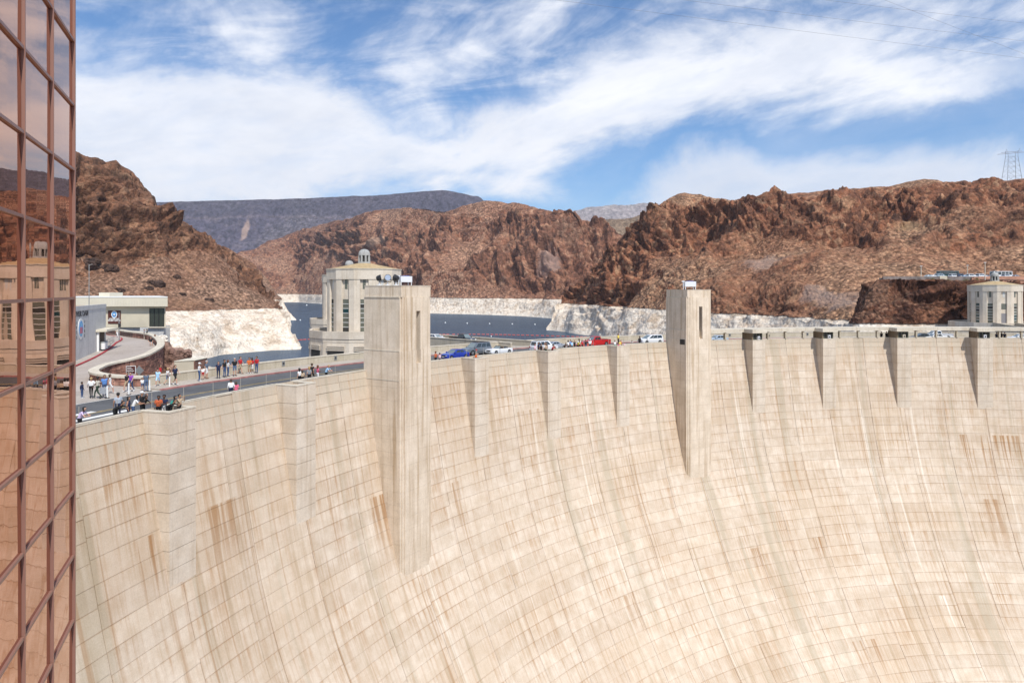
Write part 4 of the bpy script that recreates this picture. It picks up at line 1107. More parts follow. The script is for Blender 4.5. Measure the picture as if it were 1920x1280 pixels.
# ------------------------------------------------------------------ grey drum-walled exhibit building
M_GREY = concrete('grey_board_concrete', (.52, .51, .495), (.62, .61, .59), (.42, .41, .395), .7, courses=1.9)
M_ROOF = plain('tan_gravel_roof', (.40, .29, .17), .95, var=.25, scale=1.5)
M_BEIGE = plain('beige_stucco', (.56, .50, .385), .9, var=.05, scale=.5)
M_FASCIA = plain('pale_ribbed_fascia', (.62, .57, .46), .8, var=.04, scale=.6)
M_WHITEP = plain('white_paint', (.78, .78, .76), .5)
M_DGLASS = plain('dark_bronze_glass', (.035, .038, .03), .08, spec=.6)
M_BROWN = plain('brown_sign_face', (.085, .022, .016), .6)
M_SKYB = plain('emblem_blue', (.16, .38, .70), .6)
M_EMR = plain('emblem_red', (.55, .12, .12), .6)
M_EMT = plain('emblem_teal', (.25, .60, .66), .6)
M_INK = plain('dark_letters', (.06, .06, .065), .6)
def text(body, size, mat, parent, loc, rot, depth=.02, sx=1.0, name='lettering'):
    cu = bpy.data.curves.new(name, 'FONT'); cu.body = body; cu.size = size; cu.extrude = depth; cu.align_x = 'CENTER'; cu.align_y = 'CENTER'; cu.resolution_u = 3; cu.offset = size * .02
    tmp = bpy.data.objects.new('tmp', cu); COL.objects.link(tmp)
    dg = bpy.context.evaluated_depsgraph_get(); me = bpy.data.meshes.new_from_object(tmp.evaluated_get(dg)); me.name = name
    bpy.data.objects.remove(tmp); bpy.data.curves.remove(cu); me.materials.clear()
    o = link(name, me, mat, parent, loc, rot); o.scale = (sx, 1, 1); return o
def disc(name, r, y, mat, parent, z=0, sx=1.0, sz=1.0, x=0, t=.02):
    m = MB(); n = 28; V = [(x + sx * r * math.cos(2 * PI * i / n), y, z + sz * r * math.sin(2 * PI * i / n)) for i in range(n)]; V += [(a, y + t, c) for a, b_, c in V]
    m.add(V, [tuple(range(n)), tuple(range(2 * n - 1, n - 1, -1))] + [(i, n + i, n + (i + 1) % n, (i + 1) % n) for i in range(n)]); return m.obj(name, mat, parent)
# local frame: origin on the wall at (-60.8, 94), x along the wall away from the viewer, -y out of the wall
gd = Vector((-.334, .9426, 0)); gb = thing('exhibit_building', 'grey concrete building with dam lettering and a round emblem on its blank wall', 'building', (-60.8, 94, 0), math.atan2(gd.y, gd.x))
m = MB(); m.prism([(-34, 0), (19.2, 0), (19.2, 12), (-34, 22)], -1, 7.35); m.obj('wall', M_GREY, gb)
m = MB(); m.prism([(-34.05, -.06), (19.26, -.06), (19.26, .35), (-34.05, .35)], 7.35, 8.0); m.obj('parapet', M_GREY, gb)
m = MB(); m.prism([(-33.9, .36), (19.1, .36), (19.1, 11.9), (-33.9, 21.9)], 7.35, 7.8); m.obj('roof', M_ROOF, gb)
m = MB(); m.box(2, 8, 4, 5, 7.85, 8.3); m.obj('roof_duct', M_WHITEP, gb)
def wx(px):                                      # wall coordinate seen at pixel column px
    u = (px - 960) / FPX; return (u * 94 + 60.8) / (gd.x - u * gd.y)
e0, e1 = wx(151.2), wx(138)
RX = (R_(90), 0, 0)
text('HOOVER DAM', 1.05, M_INK, gb, ((wx(133) + wx(163)) / 2, -.02, 6.85), RX, .03, (wx(163) - wx(131)) / 6.35)
em = disc('emblem', 1.5, -.05, M_WHITEP, gb, 4.75, x=e0, t=.05)
disc('emblem_field', 1.12, -.075, M_SKYB, em, 4.75, x=e0)
for dx in (-.36, .36):
    m = MB(); m.box(e0 + dx - .24, e0 + dx + .24, -.10, -.08, 4.05, 4.75); m.lathe([(.24, -.10), (.24, -.08)], 12, (0, 0, 0)) if False else None; m.obj('emblem_arch', M_EMR, em); disc('emblem_arch', .24, -.10, M_EMR, em, 4.75, x=e0 + dx)
m = MB(); m.box(e0 - .55, e0 + .55, -.095, -.078, 3.85, 3.98); m.box(e0 - .1, e0 + .1, -.095, -.078, 5.1, 5.5); m.obj('emblem_band', M_EMT, em)
for s_, dx in (('1935', -2.15), ('1985', 2.15)):
    for i, ch in enumerate(s_): text(ch, .62, M_INK, gb, (e0 + dx, -.02, 5.65 - i * .68), RX, .02, 1.1, 'numeral')
# entrance canopy, dark doorway
dx0 = wx(181)
m = MB(); m.prism([(dx0 - .5, -1.5), (dx0 + 6, -2.0), (dx0 + 6.5, 0), (dx0 - .5, 0)], 3.75, 4.1); m.obj('entrance_canopy', M_FASCIA, gb)
m = MB(); m.box(dx0 + .2, dx0 + 5.2, -.03, .02, .3, 3.7); m.obj('doorway', plain('brown_door_recess', (.05, .032, .022), .6), gb)
m = MB(); m.box(dx0 - .15, dx0 + .2, -.35, -.05, .3, 3.75); m.obj('canopy_post', M_WHITEP, gb)
m = MB(); m.box(dx0 + 4.9, dx0 + 6.4, -2.2, -2.05, 4.15, 4.75); m.obj('sign_box', M_BLACK, gb)
m = MB(); m.tube((0, 0, 0), (0, 0, 6.5), .07, 8, r2=.05); m.tube((0, 0, 6.4), (.5, 0, 6.55), .04)
lp = thing('lamp_post', 'thin grey lamp post rising from the roof of the grey exhibit building', 'lamp post', (-66.5, 106.5, 7.8)); m.obj('pole', M_LAMPB, lp)
for i, (ox, lab) in enumerate(((.9, 'white litter bin beside the dark doorway, nearer one'), (2.4, 'white litter bin beside the dark doorway, farther one'))):
    p = gb.matrix_basis if False else Vector((-60.8, 94, 0)) + gd * (dx0 + ox) + Vector((gd.y, -gd.x, 0)) * .7
    o = thing('litter_bin', lab, 'bin', (p.x, p.y, .95), 0, 'bins by the doorway'); m = MB(); m.lathe([(.33, 0), (.36, 1.0)], 12); m.obj('body', M_WHITEP, o); m = MB(); m.lathe([(.38, 1.0), (.34, 1.15), (.12, 1.22)], 12); m.obj('lid', M_LAMPB, o)

# ------------------------------------------------------------------ beige building behind
BD = 136.0
def bx(px): return (px - 960) / FPX * BD
def bz(py): return CAMZ - (py - HOR) / FPX * BD
be = thing('beige_building', 'low beige building with a deep pale fascia, brown sign and a dark corner window', 'building', (0, BD, 0))
x0, x1 = bx(110), bx(310.5)
m = MB(); m.prism([(x0, 0), (x1, 0), (x1 - 9, 14), (x0, 14)], bz(613.5), bz(574)); m.obj('wall', M_BEIGE, be)
m = MB(); m.prism([(bx(100), -1.0), (bx(319), -1.0), (bx(319) - 10, 15), (bx(100), 15)], bz(574.3), bz(557.5)); m.obj('fascia', M_FASCIA, be)
for i in range(46):                               # ribs of the fascia
    pass
m = MB()
for i in range(75): X = bx(100) + .1 + i * (bx(319) - bx(100) - .1) / 75; m.box(X, X + .1, -1.035, -1.0, bz(574), bz(559))
tag(m.obj('fascia_rib', M_FASCIA, be), kind='stuff')
m = MB(); m.prism([(bx(99.5), -1.06), (bx(319.4), -1.06), (bx(319.4) - 10, 15.1), (bx(99.5), 15.1)], bz(557.5), bz(555.8)); m.obj('roof_edge', M_WHITEP, be)
m = MB(); m.box(bx(177), bx(198), 1.5, 6, bz(556), bz(548.5)); m.box(bx(195), bx(198.3), 1.3, 1.5, bz(556), bz(549)); m.obj('rooftop_unit', M_FASCIA, be)
wf = MB(); wa, wb, wt_, wz = bx(281), bx(307.6), bz(578), bz(612)
wf.box(wa, wb, -.03, .05, wz, wt_); w_ = wf.obj('window', M_DGLASS, be)
m = MB()
for f in (0, .32, .64, 1): X = wa + (wb - wa) * f; m.box(X - .06, X + .06, -.09, -.03, wz, wt_)
m.box(wa, wb, -.09, -.03, wt_ - .1, wt_); m.box(wa, wb, -.09, -.03, wz, wz + .1); m.obj('window_frame', M_BLACK, w_)
m = MB(); m.box(bx(279), bx(320), -.5, 0.0, bz(614.3), bz(612.2)); m.obj('window_ledge', M_COPE, be)
m = MB(); X0, X1 = bx(281), bx(309); m.add([(X0 - 2, 0, bz(614)), (X1, 0, bz(614)), (X1 - 5.5, 8, bz(614)), (X0 - 2, 8, bz(614)), (X0 - 2, 0, -6), (X0 + .9, 0, -6), (X0 - 1.5, 8, -6), (X0 - 2, 8, -6)], [(0, 1, 2, 3), (4, 7, 6, 5), (0, 4, 5, 1), (1, 5, 6, 2), (2, 6, 7, 3), (3, 7, 4, 0)]); m.obj('pier', M_GREY, be)
m = MB(); m.box(x0, X0, .5, 8, -4, bz(613.6)); m.obj('foundation', M_GREY, be)
m = MB(); sa, sb, st_, sz_ = bx(203), bx(226.6), bz(582), bz(606.7)
m.box(sa, sb, -.1, 0, sz_, st_); sg = m.obj('sign', M_BROWN, be); sc_ = (sa + sb) / 2
disc('sign_emblem', .72, -.125, M_WHITEP, sg, bz(589.3), x=sc_, sx=.82); disc('sign_emblem', .58, -.14, M_SKYB, sg, bz(589.3), x=sc_, sx=.8)
m = MB(); m.box(sc_ - .28, sc_ + .28, -.155, -.14, bz(592.2), bz(590)); m.obj('sign_emblem', plain('emblem_navy', (.03, .06, .16), .6), sg)
disc('sign_emblem', .16, -.16, M_WHITEP, sg, bz(589.6), x=sc_)
text('HOOVER DAM', .42, M_WHITEP, sg, (sc_, -.11, bz(597.6)), RX, .01, .78)
text('EXHIBIT CENTER', .46, M_WHITEP, sg, (sc_, -.11, bz(600.8)), RX, .01, .72)

# small tan shelter and boulders beyond the parapet
x, y, z = at(346, 697, 86)
sh = thing('concrete_shelter', 'small tan concrete box behind the parapet beside the red stone wall', 'shelter', (x, y, z - 2))
m = MB(); m.box(-1.3, 1.2, 0, 3.5, 0, 3.3); m.obj('wall', M_BEIGE, sh); m = MB(); m.box(1.2, 1.3, -.05, 3.5, 0, 3.4); m.obj('edge_post', M_STONE2, sh); m = MB(); m.add([(-1.35, -.05, 3.3), (1.35, -.05, 3.42), (1.35, 3.6, 3.4), (-1.35, 3.6, 3.3), (-1.35, -.05, 3.36), (1.35, -.05, 3.5), (1.35, 3.6, 3.48), (-1.35, 3.6, 3.36)], [(0, 3, 2, 1), (4, 5, 6, 7), (0, 1, 5, 4), (1, 2, 6, 5), (2, 3, 7, 6), (3, 0, 4, 7)]); m.obj('roof', M_FASCIA, sh)
def boulder(name, label, loc, r, mat, seed, sq=(1, 1, 1), group=None):
    bm = bmesh.new(); bmesh.ops.create_icosphere(bm, subdivisions=4, radius=1)
    P = np.array([v.co[:] for v in bm.verts]); d1, d2, cid = worley(P * 1.3 + seed * 3.1, seed)
    k = 1 + .5 * (fbm(P * 1.1 + seed, 4, seed, ridged=True) - .55) + .45 * (cid - .5) + .10 * (fbm(P * 5 + seed, 3, seed) - .5)
    for v, s_ in zip(bm.verts, k): v.co = Vector((v.co.x * sq[0], v.co.y * sq[1], v.co.z * sq[2])) * (s_ * r)
    me = bpy.data.meshes.new(name); bm.to_mesh(me); bm.free()
    return tag(link(name, me, mat, None, loc), label, 'rock', group)
M_BOULD = rock('pinkish_boulder_rock', (.16, .09, .07), (.33, .21, .165), (.42, .30, .24), (.38, .27, .21), .35)
M_DBOULD = rock('black_boulder_rock', (.04, .028, .024), (.09, .055, .042), (.17, .10, .072), (.13, .085, .062), .5)
boulder('boulder', 'big pinkish boulder behind the red stone wall above the parapet', at(321, 684, 106), 2.9, M_BOULD, 4, (1, .8, 1.0), 'boulders behind the wall')
boulder('boulder', 'smaller pinkish boulder leaning against the bigger one behind the wall', at(333, 694, 104), 1.6, M_BOULD, 6, (1, .8, .9), 'boulders behind the wall')
boulder('boulder', 'round white boulder on the pale slope beside the end of the curved wall', at(305, 636.5, 119), .85, plain('white_rock', (.72, .66, .58), .9, var=.1), 8, (1, .9, .85), 'boulders behind the wall')
for i, (px, py, D, r, lab) in enumerate(((166, 494, 470, 5.6, 'black boulder at the foot of the left cliff, nearest the glass building'), (202, 503, 468, 4.6, 'long black boulder lying right of another under the left cliff'), (223, 544, 443, 2.6, 'black boulder just above the roof of the beige building'),
        (290, 533, 473, 5.0, 'large black boulder in the middle of the left slope'), (278, 541, 469, 2.6, 'small black boulder touching the large one on the left slope'), (392, 563, 482, 2.9, 'black boulder low on the left slope above the pale shore'), (341, 552, 478, 2.2, 'small black boulder between two bigger ones on the left slope'), (330, 520, 500, 2.6, 'black boulder high on the left slope below the track'))):
    hit = LH_BVH.ray_cast(Vector((0, 0, CAMZ)), Vector(((px - 960) / FPX, 1, -(py - HOR) / FPX)).normalized())[0]
    boulder('boulder', lab, hit + Vector((0, .3 * r, -.1 * r)) if hit else at(px, py, D), r, M_DBOULD, 20 + i, (1.15, .8, .75), 'black boulders on the left slope')

# signs inside the bend, white marker posts, walkway posts
def post_thing(name, label, cat, loc, group, build, rz=0):
    o = thing(name, label, cat, loc, rz, group); build(o); return o
x, y, z = at(245.5, 693.5, 76)
sg = thing('direction_sign', 'brown direction sign with four white lines standing behind the stone wall', 'sign', (x, y, 0), R_(10))
m = MB(); m.box(-.45, .45, -.03, .03, z - .42, z + .42); bd = m.obj('board', M_BROWN, sg)
m = MB()
for i, w in enumerate((.22, .30, .36, .28)): m.box(-.38, -.38 + w * 2, -.045, -.03, z + .24 - i * .18, z + .29 - i * .18)
m.obj('white_line', M_WHITEP, bd)
m = MB(); m.box(-.5, .5, -.02, .02, z - .47, z + .47); m.obj('border', M_WHITEP, sg); m = MB(); m.tube((0, .06, -2), (0, .06, z), .05); m.obj('post', M_LAMPB, sg)
x, y, z = at(261, 694.5, 78)
sg = thing('diamond_sign', 'back of a grey diamond shaped road sign on a post behind the stone wall', 'sign', (x, y, 0)); m = MB(); m.add([(0, 0, z - .55), (.55, 0, z), (0, 0, z + .55), (-.55, 0, z), (0, .02, z - .55), (.55, .02, z), (0, .02, z + .55), (-.55, .02, z)], [(0, 1, 2, 3), (7, 6, 5, 4), (0, 4, 5, 1), (1, 5, 6, 2), (2, 6, 7, 3), (3, 7, 4, 0)]); m.obj('plate', M_LAMPB, sg); m = MB(); m.tube((0, -.05, -2), (0, -.05, z + .6), .045); m.obj('post', M_LAMPB, sg)
def marker(o):
    m = MB(); m.box(-.16, .16, -.16, .16, 0, .07); m.obj('base', M_BLACK, o); m = MB(); m.lathe([(.075, .07), (.07, 1.12), (.05, 1.15)], 8); m.obj('tube', M_WHITEP, o)
for px, py, lab in ((201, 746.5, 'white marker post nearest the uniformed ranger'), (241.5, 740, 'white marker post in front of the woman in purple'), (280.5, 733.5, 'white marker post at the end of the curved stone wall'), (318, 726.5, 'white marker post beside the boy in a white shirt')):
    post_thing('marker_post', lab, 'post', onz(px, py, .0), 'white marker posts along the road edge', marker)
M_ROD = plain('weathered_post', (.34, .31, .27), .8)
def slim(o):
    m = MB(); m.lathe([(.09, 0), (.09, .02), (.026, .04), (.026, 1.65), (.02, 1.67)], 6); m.obj('rod', M_ROD, o)
for i in range(0, 30):
    k = -.72 + i * .215
    if 1.75 < k < 2.3: continue
    if k > 5.4: break
    x, y = P2(kt(k), -2.6)
    post_thing('walkway_post', 'slim pale post in the row along the near kerb', 'post', (x, y, .12), 'slim posts along the near kerb', slim)
# flat drum-shaped seats beside the balconies
for k in (0, 1, 3):
    x, y = P2(kt(k), -.9, -HW + .1)
    lab = {0: 'low round concrete seat in the balcony with the crowd of visitors', 1: 'low round concrete seat at the empty balcony', 3: 'low round concrete seat at the balcony just right of the nearer tower'}[k]
    o = thing('round_seat', lab, 'seat', (x, y, .12), 0, 'round concrete seats'); m = MB(); m.lathe([(.8, 0), (.82, .62), (.78, .70)], 20); m.obj('drum', M_COPE, o)
# steel handrail by the ramp
hr = thing('handrail', 'grey steel handrail beside the red kerb in front of the doorway', 'handrail')
for i in range(5):
    a = Lp[48 + i * 3]; m = MB(); z = 1.1; a = a + Vector((-.7, .1, 0)); m.tube((a.x, a.y, z), (a.x, a.y, z + 1.0), .035); m.obj('post', M_LAMPB, hr)
for h in (.5, 1.0):
    m = MB()
    for i in range(4): a = Lp[48 + i * 3] + Vector((-.7, .1, 1.1 + h)); b_ = Lp[51 + i * 3] + Vector((-.7, .1, 1.1 + h)); m.tube(a, b_, .035)
    m.obj('rail', M_LAMPB, hr)
o = thing('pole', 'tall thin grey pole beside the ramp near the man in white trousers', 'pole', (-70.2, 121.0, 1.3)); m = MB(); m.lathe([(.08, 0), (.06, 5)], 8); m.obj('shaft', M_LAMPB, o)
# ------------------------------------------------------------------ intake towers in the lake
M_INT = concrete('intake_concrete', (.57, .495, .40), (.69, .615, .515), (.46, .36, .245), .8, courses=1.5, streaky=.6)
M_INTG = concrete('grey_dome_concrete', (.30, .30, .29), (.40, .40, .385), (.24, .23, .22), 1.2)
M_IROOF = plain('tan_roofing', (.42, .31, .17), .95, var=.2, scale=1.2)
M_IGLASS = plain('olive_window_glass', (.12, .125, .10), .15, spec=.6, var=.15, scale=.9)
M_IGLASS2 = plain('dark_teal_glass', (.015, .05, .055), .1, spec=.6)
M_BAR = plain('pale_window_bar', (.55, .55, .52), .6)
def ngon(r, n, ph): return [(r * math.cos(ph + 2 * PI * i / n), r * math.sin(ph + 2 * PI * i / n)) for i in range(n)]
def intake(label, cx, cy, phase, dz=0, rt=11.8, base_open=True, dark=None):
    T = thing('intake_tower', label, 'tower', (cx, cy, dz), 0, 'intake towers in the lake')
    R = 8.15; n = 12; rg_ = random.Random(int(cx * 10))
    ph = phase + PI / n
    m = MB(); m.prism(ngon(R * .945, n, ph), .9, 14.0); m.obj('drum', M_INT, T)
    # wide piers at the corners
    for i in range(n):
        a = ph + 2 * PI * i / n; c_, s_ = math.cos(a), math.sin(a); w = 1.18; t = math.pi / n
        rot = lambda x, y: (x * c_ - y * s_, x * s_ + y * c_)
        a1 = math.tan(t)
        pts = [rot(R - .75, -w), rot(R - w * a1, -w), rot(R, 0), rot(R - w * a1, w), rot(R - .75, w)]
        m = MB(); m.prism(pts, .9, 12.55); m.obj('pier', M_INT, T)
        for sg in (-.42, .42):
            pass
    m = MB(); m.prism(ngon(R * 1.015, n, ph), 12.55, 14.7); m.obj('cornice', M_INT, T)
    m = MB(); m.prism(ngon(R * 1.03, n, ph), 14.70, 14.86); m.obj('roof_edge', M_COPE, T)
    m = MB(); rp = ngon(R * .97, n, ph); V = [(x, y, 14.86) for x, y in rp] + [(1.35 * math.cos(ph + 2 * PI * i / n), 1.35 * math.sin(ph + 2 * PI * i / n), 16.2) for i in range(n)]
    m.add(V, [(i, (i + 1) % n, n + (i + 1) % n, n + i) for i in range(n)] + [tuple(range(n, 2 * n))]); m.obj('roof', M_IROOF, T)
    # lantern
    m = MB(); m.lathe([(1.42, 16.1), (1.36, 16.5), (1.28, 16.5)], 16); L = m.obj('lantern', M_INTG, T)
    m = MB(); m.lathe([(.95, 16.45), (.92, 18.0)], 12); m.obj('lantern_core', M_DARK, L)
    for i in range(8):
        a = ph + 2 * PI * i / 8; m = MB(); m.tube((1.16 * math.cos(a), 1.16 * math.sin(a), 16.4), (1.1 * math.cos(a), 1.1 * math.sin(a), 18.0), .24, 6, r2=.22); m.obj('lantern_post', M_INTG, L)
    m = MB(); m.lathe([(1.3, 17.9), (1.3, 18.15), (1.22, 18.6), (1.0, 18.98), (.66, 19.22), (.2, 19.34)], 16); m.obj('dome', M_INTG, L)
    # windows between the piers
    for i in range(n):
        a = phase + 2 * PI * i / n + 2 * PI / n; ap = R * .945 * math.cos(PI / n)
        def put(mb, name, mat, par):
            o = mb.obj(name, mat, par)
            if par is T: o.location = (0, 0, 0); o.rotation_euler = (0, 0, a + PI / 2)
            return o
        # local: -y out of the wall
        if dark is not None and i == dark:
            m = MB(); m.box(-.85, .85, -ap - .05, -ap + .1, .95, 4.9); put(m, 'door', plain('grey_steel_door', (.22, .21, .22), .5), T)
            m = MB(); m.box(-.75, .75, -ap - .05, -ap + .1, 6.3, 8.3); put(m, 'tall_window', M_IGLASS, T)
        else:
            m = MB(); m.box(-.84, .84, -ap - .03, -ap + .1, 1.5, 8.35); w = put(m, 'tall_window', M_IGLASS, T)
            for j in range(7):
                if rg_.random() < .28:
                    m = MB(); z0 = 1.55 + j * .98; m.box(-.8, .8, -ap - .045, -ap - .03, z0, z0 + .86); m.obj('pane', M_IGLASS2 if rg_.random() < .5 else M_DARK, w)
            m = MB()
            for j in range(1, 7): z0 = 1.5 + j * .98; m.box(-.84, .84, -ap - .10, -ap - .03, z0 - .07, z0 + .07)
            m.obj('window_bar', M_BAR, w)
        m = MB(); m.box(-.32, .32, -ap - .03, -ap + .1, 10.5, 12.5); put(m, 'small_window', M_IGLASS if i % 3 else M_BAR, T)
    # terrace with parapet, battered base with openings, shaft into the water
    n2 = 12
    m = MB(); m.prism(ngon(rt, n2, ph), -.5, .9); m.obj('terrace', M_INT, T)
    A_, B_ = ngon(rt + .12, n2, ph), ngon(rt - .4, n2, ph)
    m = MB(); V = [(x, y, z) for z in (.2, 1.75) for pts in (A_, B_) for x, y in pts]; k = n2
    m.add(V, [f for i in range(k) for j in [(i + 1) % k] for f in ((i, j, 2 * k + j, 2 * k + i), (2 * k + i, 2 * k + j, 3 * k + j, 3 * k + i), (k + j, k + i, 3 * k + i, 3 * k + j))]); m.obj('terrace_parapet', M_INT, T)
    m = MB(); V = [(x, y, -.5) for x, y in ngon(rt - .05, n2, ph)] + [(x, y, -8) for x, y in ngon(rt + .35, n2, ph)]
    m.add(V, [(n2 + i, n2 + (i + 1) % n2, (i + 1) % n2, i) for i in range(n2)]); m.obj('base_wall', M_INT, T)
    m = MB(); m.prism(ngon(rt - 1.0, n2, ph), -30.0 - dz - 12, -7.9); m.obj('shaft', M_INT, T)
    for i in range(n2):
        a = phase + 2 * PI * i / n2 + 2 * PI / n2; ap = (rt + .18) * math.cos(PI / n2)
        m = MB(); m.box(-1.9, 1.9, -ap - .05, -ap + .8, -5.2, -2.1); o = m.obj('opening', M_DARK, T); o.rotation_euler = (0, 0, a + PI / 2)
        m = MB()
        for z in (-1.25, -1.65, -2.05): m.box(-2.05, 2.05, -ap - .16, -ap + .1, z - .13, z + .09)
        m.obj('louvre', M_INT, o)
    return T
LCX, LCY = (683 - 960) / FPX * 150, 150
# window facing the viewer: its direction from the tower towards the camera
pa = math.atan2(-LCY, -LCX)
intake('big round fluted intake tower with a conical tan roof behind the nearer crest tower', LCX, LCY, pa + R_(0), 0)
L2 = ((655 - 960) / FPX * 208, 208)
intake('second round intake tower mostly hidden behind the bigger one, only its small dome shows', *L2, pa + R_(8), 0)
RCX, RCY = (1865 - 960) / FPX * 243, 243
pr = math.atan2(-RCY, -RCX)
intake('distant round intake tower with a grey door standing below the rocky hill on the right', RCX, RCY, pr - R_(10), -2.75, 14.0, dark=0)

# bridge from the crest to the left intake tower
M_BPAR = M_PAR
br = thing('intake_bridge', 'short concrete bridge with solid parapets running from the crest to the round intake tower', 'bridge')
a0, a1 = Vector((0, 118.7, 0)), Vector((2.8, 123.8, 0)); d_ = Vector((-.745, .667, 0)).normalized(); nrm = Vector((d_.y, -d_.x, 0)); Lb = 38
def slab(mb, p, d_, L, w0, w1, z0, z1):
    n_ = Vector((d_.y, -d_.x, 0)); P = [p + n_ * w0, p + n_ * w1, p + n_ * w1 + d_ * L, p + n_ * w0 + d_ * L]
    mb.add([(q.x, q.y, z0) for q in P] + [(q.x, q.y, z1) for q in P], [(0, 3, 2, 1), (4, 5, 6, 7), (0, 1, 5, 4), (1, 2, 6, 5), (2, 3, 7, 6), (3, 0, 4, 7)]); return mb
slab(MB(), a0 - d_ * .5, d_, Lb, 0, 5.6, -1.2, .02).obj('deck', M_WALK, br)
slab(MB(), a0, d_, Lb, -.35, 0, -2.2, ZP - .1).obj('parapet', M_BPAR, br); slab(MB(), a0, d_, Lb, -.42, .07, ZP - .1, ZP + .02).obj('coping', M_COPE, br)
slab(MB(), a1 - d_ * 1.0, d_, Lb, 0, .35, -2.2, ZP - .1).obj('parapet', M_BPAR, br); slab(MB(), a1 - d_ * 1.0, d_, Lb, -.07, .42, ZP - .1, ZP + .02).obj('coping', M_COPE, br)
for s_ in (6, 20): slab(MB(), a0 + d_ * s_, d_, 2.5, .4, 5.2, -45, -1.2).obj('bridge_pier', M_CORE, br)
br2 = thing('intake_bridge', 'far concrete bridge leading to the distant intake tower, hidden behind the canopy', 'bridge')
q = Vector((RCX, RCY, 0)); c0 = Vector((CX, CY, 0)); d2 = (q - c0).normalized(); st = c0 + d2 * (RAD + 17.2)
slab(MB(), st, d2, (q - st).length - 13, -3, 3, -4.0, -1.85).obj('deck', M_WALK, br2)
slab(MB(), st, d2, (q - st).length - 13, -3.35, -3, -4.2, -.8).obj('parapet', M_BPAR, br2); slab(MB(), st, d2, (q - st).length - 13, 3, 3.35, -4.2, -.8).obj('parapet', M_BPAR, br2)

# floating barrier and buoys
M_RFLOAT = plain('red_float', (.50, .085, .06), .6)
M_WBUOY = plain('white_buoy', (.82, .82, .80), .5)
bo = thing('floating_barrier', 'long line of red floats strung across the lake from the pale shore', 'barrier')
pts = catmull([(-182, 561, WATER_Z), (-172, 581, WATER_Z), (-120, 622, WATER_Z), (-47, 644, WATER_Z), (10, 632, WATER_Z), (67, 606, WATER_Z), (92, 585, WATER_Z)], 40)
mf = MB(); mf.tube((-1.35, 0, .12), (1.35, 0, .12), .52, 8); fm = mesh('float', mf.V, mf.F); fm.materials.append(M_RFLOAT)
acc = 0; last = pts[0]
for p in pts[1:]:
    acc += (p - last).length
    if acc > 3.7:
        o = bpy.data.objects.new('float', fm); COL.objects.link(o); o.parent = bo; o.location = p; dd = p - last; o.rotation_euler = (0, 0, math.atan2(dd.y, dd.x) + random.uniform(-.1, .1)); acc = 0
    last = p
mb_ = MB(); mb_.lathe([(.3, -.4), (1.0, .1), (1.05, .8), (.7, 1.5), (.2, 1.8)], 12)
bmesh_ = mesh('buoy', mb_.V, mb_.F, True); bmesh_.materials.append(M_WBUOY)
for i, (px, py) in enumerate(((835, 604.8), (876, 606), (918, 606.7), (960.5, 607.2), (1003, 608), (575, 572), (563, 600), (921, 630.5))):
    x, y, z = onz(px, py + .8, WATER_Z)
    lab = ['small white buoy on the lake nearest the tower, first of the row', 'second white buoy from the tower in the row on the lake', 'white buoy in the middle of the row on the lake', 'fourth white buoy from the tower in the row on the lake', 'white buoy at the cliff end of the row on the lake', 'tiny white buoy near the far shore left of the intake tower', 'white buoy off the pale point left of the intake tower', 'white buoy just in front of the red floating barrier'][i]
    o = bpy.data.objects.new('buoy', bmesh_); COL.objects.link(o); o.location = (x, y, z); s_ = .8 * (y / 870); o.scale = (s_,) * 3
    tag(o, lab, 'buoy', 'white buoys on the lake')

# ------------------------------------------------------------------ parking terrace on the knob, far right
M_ROCKW = plain('grey_rubble_wall', (.20, .165, .15), .95, var=.35, scale=.5)
M_EMB = plain('red_embankment', (.28, .14, .09), .95, var=.3, scale=.25)
def lot_pt(px, D): return ((px - 960) / FPX * D, D)
pk = [lot_pt(1648, 281.5), lot_pt(2250, 281.5), lot_pt(2250, 345), lot_pt(1690, 345)]
m = MB(); m.prism(pk, 5, 15.25); tag(m.obj('parking_terrace', M_ASPH), kind='structure')
wl = thing('terrace_wall', 'low grey rubble wall along the edge of the car park on the dark rock', 'wall')
x0, x1 = lot_pt(1655, 281)[0], lot_pt(1835, 281)[0]
m = MB(); m.box(x0, x1, 280.6, 281.3, 12.6, 15.9); m.obj('masonry', M_ROCKW, wl)
m = MB(); m.box(lot_pt(1763, 280)[0], lot_pt(1777, 280)[0], 280.3, 281.4, 13.0, 16.1); m.obj('pilaster', M_BEIGE, wl)
m = MB(); m.add([(lot_pt(1822, 281)[0], 281, 15.9), (lot_pt(2250, 276)[0], 276, 16.3), (lot_pt(2250, 266)[0], 266, 8), (lot_pt(1822, 270)[0], 270, 9), (lot_pt(1822, 290)[0], 290, 9), (lot_pt(2250, 290)[0], 290, 9)], [(0, 3, 2, 1), (0, 1, 5, 4), (0, 4, 3), (1, 2, 5)]); tag(m.obj('embankment', M_EMB), kind='structure')
gr = thing('guard_rail', 'thin dark guard rail along the reddish embankment at the far right', 'guard rail')
ga, gb_ = Vector((lot_pt(1838, 277)[0], 277, 14.6)), Vector((lot_pt(2100, 273)[0], 273, 13.2))
m = MB(); m.tube(ga, gb_, .16); m.obj('rail', M_BLACK, gr)
for i in range(16): p = ga.lerp(gb_, i / 15); m = MB(); m.tube(p, p - Vector((0, 0, 1)), .12); m.obj('post', M_BLACK, gr)
